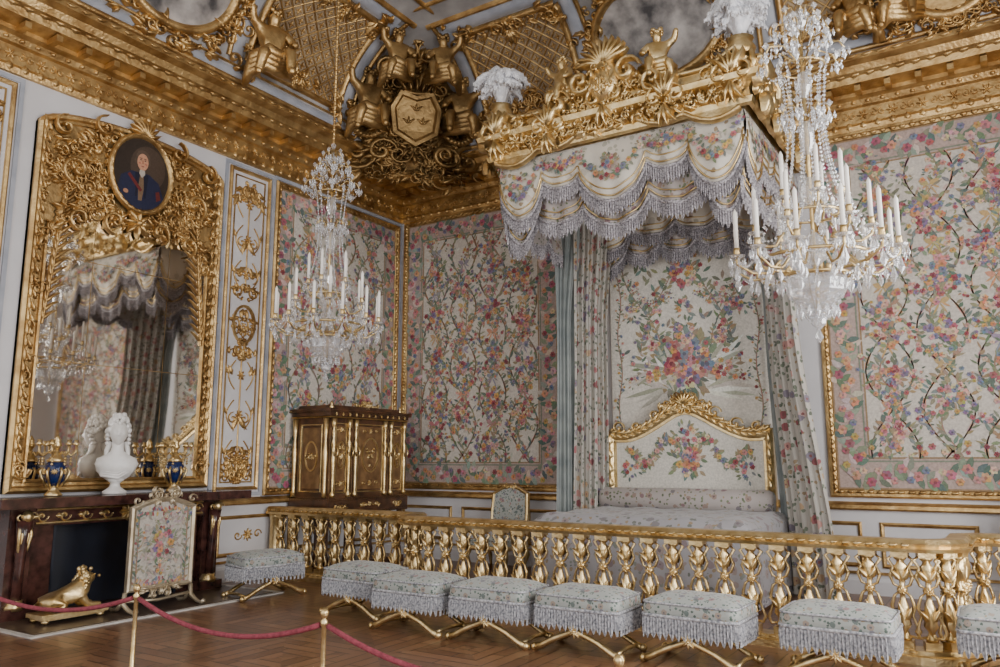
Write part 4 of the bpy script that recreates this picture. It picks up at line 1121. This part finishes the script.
    dome(c, MFr, BX, 6.1, .2, .27, .12, 0, .1, 18); rocaille(c, MFr, BX, 6.1, .14, .18, 5, .14, .05, 0, .2)
    for s in (-1, 1): volute(c, MFr, BX+s*.3, 6.15, .36, 0, s, .12, 0, .06, 1.5, .1); volute(c, MFr, BX+s*.62, 5.95, .36, 0, -s, .12, 0, .06, 1.5, .1)
    for x, y in ((tx0, ty), (tx1, ty)):
        lathe(c, [(.1, 5.8), (.14, 5.84), (.07, 5.9), (.06, 5.96), (.14, 6.04), (.17, 6.12), (.12, 6.2), (.15, 6.24)], (x, y, 0), 14)
        for k in range(8):
            a = 2*pi*k/8; tube(c, [(x+.1*cos(a), y+.1*sin(a), 5.75), (x+.26*cos(a), y+.26*sin(a), 5.85), (x+.22*cos(a), y+.22*sin(a), 6.0), (x+.14*cos(a), y+.14*sin(a), 6.0)], [.03, .04, .03, .03], 6)
    finish(c, 'gilded_tester_cornice', [GOLDB], e)
    figure('crest_cherub_1', MX((BX-.62, ty-.02, 6.15), radians(160), .75), GOLDB, e, 0)
    figure('crest_cherub_2', MX((BX+.62, ty-.02, 6.15), radians(200), .75), GOLDB, e, 1)
    pl = MB()
    for x, y in ((tx0, ty), (tx1, ty)):
        for k in range(60):
            a = R.uniform(0, 2*pi); t0 = R.uniform(.0, .2); hh = R.uniform(.3, .62)
            P = []; rad = []
            for j in range(10):
                q = j/9; r = t0*q+.15*q**2.5; z = 6.2+hh*sin(q*2.35)*.95
                P.append((x+r*cos(a), y+r*sin(a), z)); rad.append(.015+.05*sin(pi*min(1, q*.85+.08)))
            tube(pl, P, rad, 6)
            for j in range(4, 10):
                for _ in range(3):
                    b_ = R.uniform(0, 2*pi); p = P[j]; L = rad[j]*1.25
                    tube(pl, [p, (p[0]+L*cos(b_), p[1]+L*sin(b_), p[2]), (p[0]+L*1.2*cos(b_), p[1]+L*1.2*sin(b_), p[2]-.035)], [.022, .016, .006], 4)
    finish(pl, 'ostrich_plumes', [FEATHER], e)
    def curtain(mb, top, mid, bot, folds, amp, mat, zt_, zm, zb, cols=70, rows=26):
        v = []; f = []
        T0, T1 = map(Vector, top); M0, M1 = map(Vector, mid); B0, B1 = map(Vector, bot)
        for j in range(rows+1):
            q = j/rows; z = zt_+(zb-zt_)*q; qm = (zt_-zm)/(zt_-zb)
            if q < qm: k = q/qm; k = k*k*(3-2*k); a = T0.lerp(M0, k); b = T1.lerp(M1, k)
            else: k = (q-qm)/(1-qm); k = k*k*(3-2*k); a = M0.lerp(B0, k); b = M1.lerp(B1, k)
            d = (b-a); nn = Vector((d.y, -d.x)).normalized()
            for i in range(cols+1):
                s = i/cols; o = amp*sin(s*folds*2*pi+.6*sin(3*q))+amp*.4*sin(s*folds*5.3*pi+1+2*q); p = a.lerp(b, s)+nn*o
                v.append((p.x, p.y, z))
        for j in range(rows):
            for i in range(cols): a = j*(cols+1)+i; f.append((a, a+1, a+cols+2, a+cols+1))
        mb.add(v, f, mat)
    cu = MB()
    curtain(cu, ((3.86, -.75), (4.3, -.3)), ((3.8, -.65), (4.16, -.3)), ((3.74, -.65), (4.16, -.35)), 5, .05, 0, 5.3, 3.4, .02)
    curtain(cu, ((3.64, -.95), (4.0, -.62)), ((3.62, -.85), (3.78, -.62)), ((3.58, -.85), (3.78, -.62)), 3, .03, 1, 5.3, 3.4, .02)
    curtain(cu, ((6.35, -.3), (6.8, -1.0)), ((6.5, -.35), (6.92, -.95)), ((6.68, -.5), (7.28, -1.2)), 5, .05, 0, 5.3, 3.6, .02)
    curtain(cu, ((6.2, -.12), (6.55, -.3)), ((6.4, -.14), (6.68, -.4)), ((6.52, -.25), (6.74, -.55)), 3, .03, 1, 5.3, 3.6, .02)
    finish(cu, 'bed_curtains', [FLORC, LINING], e)
bed()

# ------------------------------------------------------------------ armchairs behind the rail
def armchair(x, y, rz):
    e = empty('armchair', (x, y, 0)); e.rotation_euler = (0, 0, rz); g = MB(); f = MB()
    def oval(w, z0, z1, c): return [(-w, z0), (-w*1.05, (z0+z1)/2), (-w, z1)]+[(-w+2*w*k/10, z1+c*sin(pi*k/10)) for k in range(1, 10)]+[(w, z1), (w*1.05, (z0+z1)/2), (w, z0)]
    MK = lambda u, v, h: (u, .3+.12*(v-.5)-h, v)
    sweep(g, oval(.31, .55, 1.12, .12), [(0, -.03), (0, .03), (.02, .04), (.045, .03), (.045, -.03)], 0, MK, True)
    rocaille(g, MK, 0, 1.24, .1, .03, 4, .08, .02, 0, .03)
    slab(f, MK, oval(.27, .57, 1.1, .1), -.02, .03, 0)
    box(f, (0, 0, .43), (.62, .56, .1))
    dome(f, lambda u, v_, h: (u, v_, h), 0, 0, .3, .27, .05, 0, .48, 16)
    sweep(g, [(-.33, .3), (.33, .3), (.33, -.3), (-.33, -.3)], [(0, .34), (-.02, .36), (0, .4), (.03, .4), (.03, .34)], 0, FL, True)
    for sx in (-1, 1):
        for sy in (-1, 1): tube(g, [(sx*.3, sy*.27, .36), (sx*.33, sy*.3, .25), (sx*.29, sy*.27, .1), (sx*.32, sy*.31, .015)], [.04, .035, .02, .025], 8)
        tube(g, [(sx*.32, .32, .72), (sx*.35, .1, .68), (sx*.36, -.12, .68), (sx*.35, -.2, .64), (sx*.32, -.12, .5), (sx*.32, -.1, .4)], [.02, .022, .025, .022, .02, .022], 8)
    finish(g, 'gilt_frame', [GOLDB], e); finish(f, 'upholstery', [FLORS], e)
armchair(2.62, -.85, 0); armchair(9.25, -.9, .1)

# ------------------------------------------------------------------ jewel cabinet
def cabinet():
    e = empty('jewel_cabinet'); w = MB(); g = MB(); l = MB(); y0, y1, x1 = -2.5, -.72, .84
    box(w, (.44, (y0+y1)/2, 1.65), (.72, y1-y0-.1, 1.2)); box(w, (.44, (y0+y1)/2, .95), (.78, y1-y0, .22))
    box(w, (.44, (y0+y1)/2, 2.27), (.78, y1-y0-.02, .06)); box(w, (.42, (y0+y1)/2, .09), (.74, y1-y0-.05, .1))
    box(w, (.44, (y0+y1)/2, 2.32), (.84, y1-y0+.04, .05)); box(w, (.42, (y0+y1)/2, 2.37), (.66, y1-y0-.2, .06))
    MFn = lambda u, v, h: (.8+h, u, v); MSd = lambda u, v, h: (u, y0+.05-h, v)
    for y in np.linspace(y0+.09, y1-.09, 5):
        for x in (.74, .14): lathe(w, [(.035, .14), (.05, .2), (.03, .3), (.028, .6), (.05, .78), (.04, .84)], (x, y, 0), 10)
    cols = [y0+.1, y0+.42, y0+.56, y1-.56, y1-.42, y1-.1]
    bays = [(y0+.14, y0+.38, .2), (y0+.6, y1-.6, .26), (y1-.38, y1-.14, .2)]
    for i, (a, b, rz) in enumerate(bays):
        c = (a+b)/2
        sweep(g, rectpath(a, 1.14, b, 2.14), [(0, 0), (0, .015), (.014, .018), (.02, .0)], 0, MFn, True)
        slab(l, MFn, rectpath(a+.035, 1.18, b-.035, 2.1), 0, .008)
        rx = min(.2, (b-a)*.32)
        sweep(g, [(c+rx*cos(-2*pi*k/22), 1.68+rz*sin(-2*pi*k/22)) for k in range(22)], [(0, .0), (0, .025), (.02, .025), (.025, .008)], 0, MFn, True)
        rocaille(g, MFn, c, 1.68, rx*.5, rz*.55, 5, .08, .02, 0, .008)
        for z in (1.27, 2.04):
            rosette(g, MFn, c, z, .045, .02, 0, .008, 6)
            for s in (-1, 1): volute(g, MFn, c+s*(b-a)*.24, z, .08, 0, s, .015, 0, .008)
        rocaille(g, lambda u, v, h: (.83+h, u, v), c, .95, (b-a)*.3, .03, 4, .09, .02)
    for y in cols:
        lathe(g, [(.038, 1.08), (.042, 1.12), (.02, 1.16), (.024, 1.4), (.034, 1.6), (.026, 1.72), (.038, 1.84), (.015, 1.91), (.028, 1.97), (.026, 2.02), (.015, 2.05), (.036, 2.1), (.042, 2.2)], (.82, y, 0), 10)
        for s in (-1, 1): tube(g, [(.82, y+s*.04, 1.85), (.86, y+s*.055, 1.74), (.87, y+s*.02, 1.66)], .011, 6)
    for x in (.12, .74): lathe(g, [(.04, 1.08), (.03, 1.16), (.03, 1.4), (.04, 1.7), (.02, 1.9), (.03, 1.97), (.045, 2.2)], (x, y0+.02, 0), 10)
    sweep(g, rectpath(.22, 1.15, .66, 2.12), [(0, 0), (0, .02), (.015, .025), (.02, .0)], 0, MSd, True); slab(l, MSd, rectpath(.26, 1.2, .62, 2.07), 0, .008)
    sweep(g, [(.44+.13*cos(-2*pi*k/20), 1.66+.22*sin(-2*pi*k/20)) for k in range(20)], [(0, .0), (0, .02), (.02, .02), (.025, .008)], 0, MSd, True)
    rocaille(g, MSd, .44, 1.66, .07, .13, 4, .08, .02, 0, .008)
    for z, o in ((.86, 0), (1.05, 0), (2.22, 0), (2.31, .03)):
        sweep(g, [(.06, y0+.01-o), (x1+o, y0+.01-o), (x1+o, y1-.01+o), (.06, y1-.01+o)], [(.02, z-.01), (-.01, z-.01), (-.015, z), (-.01, z+.01), (.02, z+.01)], 0)
    for y in np.linspace(y0+.12, y1-.12, 12): rosette(g, lambda u, v, h: (.84+h, u, v), y, 2.265, .03, .012, 0, 0, 6)
    c = (y0+y1)/2; MT = lambda u, v, h: (.7+h, u, v); rocaille(g, MT, c, 2.42, .22, .03, 12, .09, .04)
    for y in (y0+.12, y1-.12): lathe(g, [(.03, 2.34), (.04, 2.37), (.02, 2.4), (.03, 2.43), (.0, 2.46)], (.74, y, 0), 8)
    finish(w, 'mahogany_body', [WOOD], e); finish(g, 'bronze_mounts', [GOLDB], e); finish(l, 'inlaid_panels', [WOODL], e)
cabinet()

# ------------------------------------------------------------------ stanchions and ropes
PST = [(1.15, -7.25), (3.26, -6.97), (5.2, -6.93), (7.3, -7.05)]
sm = None
for x, y in PST:
    e = empty('rope_stanchion', (x, y, 0)); mb = MB()
    lathe(mb, [(.12, 0), (.125, .012), (.1, .025), (.03, .04), (.018, .06), (.016, .3), (.016, .55), (.024, .56), (.024, .585), (.012, .6), (.02, .61), (.03, .635), (.02, .66), (.0, .665)], (0, 0, 0), 16)
    o = finish(mb, 'post', [GOLDB], e, mesh=sm); sm = o.data
for i in range(3):
    a, b = PST[i], PST[i+1]; P = []; ro = MB()
    for k in range(25):
        t = .018+.964*k/24; P.append((a[0]+(b[0]-a[0])*t, a[1]+(b[1]-a[1])*t, .57-.17*4*t*(1-t)))
    tube(ro, P, .018, 8); finish(ro, 'barrier_rope', [ROPE])

# ------------------------------------------------------------------ chandeliers
def octa(mb, c, r, h, mat=0):
    x, y, z = c; mb.add([(x+r, y, z), (x, y+r, z), (x-r, y, z), (x, y-r, z), (x, y, z+h), (x, y, z-h)], [(0, 1, 4), (1, 2, 4), (2, 3, 4), (3, 0, 4), (1, 0, 5), (2, 1, 5), (3, 2, 5), (0, 3, 5)], mat, None, False)
def drop(mb, c, r, h):
    x, y, z = c; n = 6; v = [(x, y, z)]+[(x+r*cos(2*pi*k/n), y+r*sin(2*pi*k/n), z-h*.65) for k in range(n)]+[(x, y, z-h)]
    mb.add(v, [(0, 1+k, 1+(k+1) % n) for k in range(n)]+[(n+1, 1+(k+1) % n, 1+k) for k in range(n)], 0, None, False)
def chand():
    mb = MB()
    tube(mb, [(0, 0, .1), (0, 0, 2.55)], .014, 8, 1)
    for prof in ([(.01, -.02), (.05, .02), (.06, .06), (.03, .1), (.06, .12)], [(.06, .12), (.14, .17), (.2, .25), (.22, .33), (.2, .36)],
                 [(.03, .45), (.08, .5), (.1, .58), (.06, .66), (.03, .7)], [(.03, .9), (.07, .96), (.08, 1.04), (.04, 1.12)], [(.02, 1.3), (.05, 1.36), (.055, 1.46), (.03, 1.56)],
                 [(.02, 1.75), (.06, 1.84), (.04, 1.92), (.02, 1.96)], [(.02, 2.3), (.06, 2.36), (.03, 2.42), (.01, 2.5)]):
        lathe(mb, prof, (0, 0, 0), 10, 0, smooth=False)
    def ring(r, z, t=.01): tube(mb, [(r*cos(2*pi*k/36), r*sin(2*pi*k/36), z) for k in range(37)], t, 5, 1)
    ring(.24, .37, .013); ring(.38, .5, .013); ring(.2, .84); ring(.16, 2.0, .01)
    def beads(p, q, n, sag=0, r=.011):
        p, q = Vector(p), Vector(q)
        for k in range(n):
            t = (k+.5)/n; c = p.lerp(q, t); c.z -= sag*4*t*(1-t); octa(mb, c, r, r*1.15)
    def arm(n, r0, z0, r1, z1, ph, hc):
        for k in range(n):
            a = 2*pi*k/n+ph; ca, sa_ = cos(a), sin(a)
            P = [(r0, z0), (r0+(r1-r0)*.3, z0-.1), (r0+(r1-r0)*.65, z0-.1), (r1, z1-.05), (r1, z1)]
            pts = []
            for i in range(len(P)-1):
                for j in range(3): t = j/3; pts.append((P[i][0]+(P[i+1][0]-P[i][0])*t, P[i][1]+(P[i+1][1]-P[i][1])*t))
            pts.append(P[-1]); tube(mb, [(x*ca, x*sa_, z) for x, z in pts], .01, 5, 1)
            c = (r1*ca, r1*sa_, z1)
            lathe(mb, [(.015, -.01), (.05, .0), (.06, .012), (.02, .01)], c, 10, 0, smooth=False)
            lathe(mb, [(.015, .01), (.024, .03), (.02, .05), (.024, .07)], c, 8, 1)
            lathe(mb, [(.016, .07), (.016, .07+hc), (.013, .075+hc), (.002, .1+hc)], c, 8, 2)
            for j in range(6):
                b = 2*pi*j/6; drop(mb, (c[0]+.055*cos(b), c[1]+.055*sin(b), z1-.005), .013, R.uniform(.06, .1))
            drop(mb, (c[0], c[1], z1-.06), .026, .14)
            for q in (.35, .7): drop(mb, ((r0+(r1-r0)*q)*ca, (r0+(r1-r0)*q)*sa_, z0-.1), .02, .11)
            a2 = 2*pi*(k+1)/n+ph; beads(c, (r1*cos(a2), r1*sin(a2), z1), max(6, int(14*r1/.6)), .1)
    arm(12, .24, .5, .56, .52, 0, .27); arm(6, .2, .72, .4, .72, .3, .27); arm(5, .1, .92, .22, .95, .1, .27)
    for k in range(14):
        a = 2*pi*k/14; c_, s_ = cos(a), sin(a)
        beads((.24*c_, .24*s_, .36), (.04*c_, .04*s_, .05), 8, .05, .013); beads((.4*c_, .4*s_, .5), (.24*c_, .24*s_, .36), 7, .06, .011)
        drop(mb, (.24*c_, .24*s_, .36), .02, .12); drop(mb, (.38*c_, .38*s_, .49), .02, .13); drop(mb, (.14*c_, .14*s_, .16), .016, .1)
    for k in range(12):
        a = 2*pi*k/12; c_, s_ = cos(a), sin(a)
        for j in range(40):
            t = j/39; r = .09+.08*(1-t)**2*1.0+.26*t**3; z = 2.0-1.25*t; octa(mb, (r*c_, r*s_, z), .012, .016)
    for n, r1, z0, z1, ph in ((8, .3, 2.0, 2.12, 0), (7, .2, 2.2, 2.32, .2), (5, .11, 2.36, 2.46, 0), (7, .17, 1.55, 1.66, .1)):
        for k in range(n):
            a = 2*pi*k/n+ph; c_, s_ = cos(a), sin(a)
            tube(mb, [(0, 0, z0), (r1*.5*c_, r1*.5*s_, z1+.04), (r1*.9*c_, r1*.9*s_, z1+.02), (r1*c_, r1*s_, z1-.04)], .007, 5, 1)
            for q in (.6, 1): drop(mb, (r1*q*c_, r1*q*s_, z1-.02), .02, .12)
            for j in range(4): b = 2*pi*j/4; drop(mb, (r1*c_+.035*cos(b), r1*s_+.035*sin(b), z1-.04), .012, .07)
            octa(mb, (r1*c_, r1*s_, z1+.02), .028, .034)
            a2 = 2*pi*(k+1)/n+ph; beads((r1*c_, r1*s_, z1-.03), (r1*cos(a2), r1*sin(a2), z1-.03), 7, .08)
    drop(mb, (0, 0, 0), .03, .12); octa(mb, (0, 0, 2.56), .04, .06)
    return mb
cm = chand(); me_ = None
for x, y in ((2.83, -4.62), (7.91, -4.81)):
    e = empty('crystal_chandelier', (x, y, 2.55)); o = finish(cm, 'crystal_frame', [CRYSTAL, GOLDB, CANDLE], e, mesh=me_); me_ = o.data
    c = MB(); tube(c, [(0, 0, 2.5), (0, 0, 5.85)], .012, 8)
    for k in range(60): ball(c, (0, 0, 2.6+k*.054), .018, 0, 6, 4, (1, 1, 1.2))
    finish(c, 'hanging_cord', [GOLD], e)

# ------------------------------------------------------------------ lights
def area(name, loc, rot, sx, sy, power, col=(1, 1, 1)):
    l = bpy.data.lights.new(name, 'AREA'); l.shape = 'RECTANGLE'; l.size = sx; l.size_y = sy; l.energy = power; l.color = col
    o = bpy.data.objects.new(name, l); scene.collection.objects.link(o); o.location = loc; o.rotation_euler = rot
for y in (-4.3, -8.7): area('window_daylight', (XR-.05, y, 2.95), (0, radians(90), 0), 4.8, 1.7, 330, (1, .98, .96))
w = bpy.data.worlds.new('World'); scene.world = w; w.use_nodes = True
bg = w.node_tree.nodes['Background']; bg.inputs[0].default_value = (1, .985, .975, 1); bg.inputs[1].default_value = 1.85

# ------------------------------------------------------------------ camera
cam = bpy.data.cameras.new('camera'); co = bpy.data.objects.new('camera', cam); scene.collection.objects.link(co)
cam.sensor_width = 36; cam.lens = 793/1000*36; cam.clip_end = 100
co.location = (9.0, -10.8, 1.6)
co.rotation_euler = (radians(90)+math.atan(127/793), 0, radians(32.5))
scene.camera = co
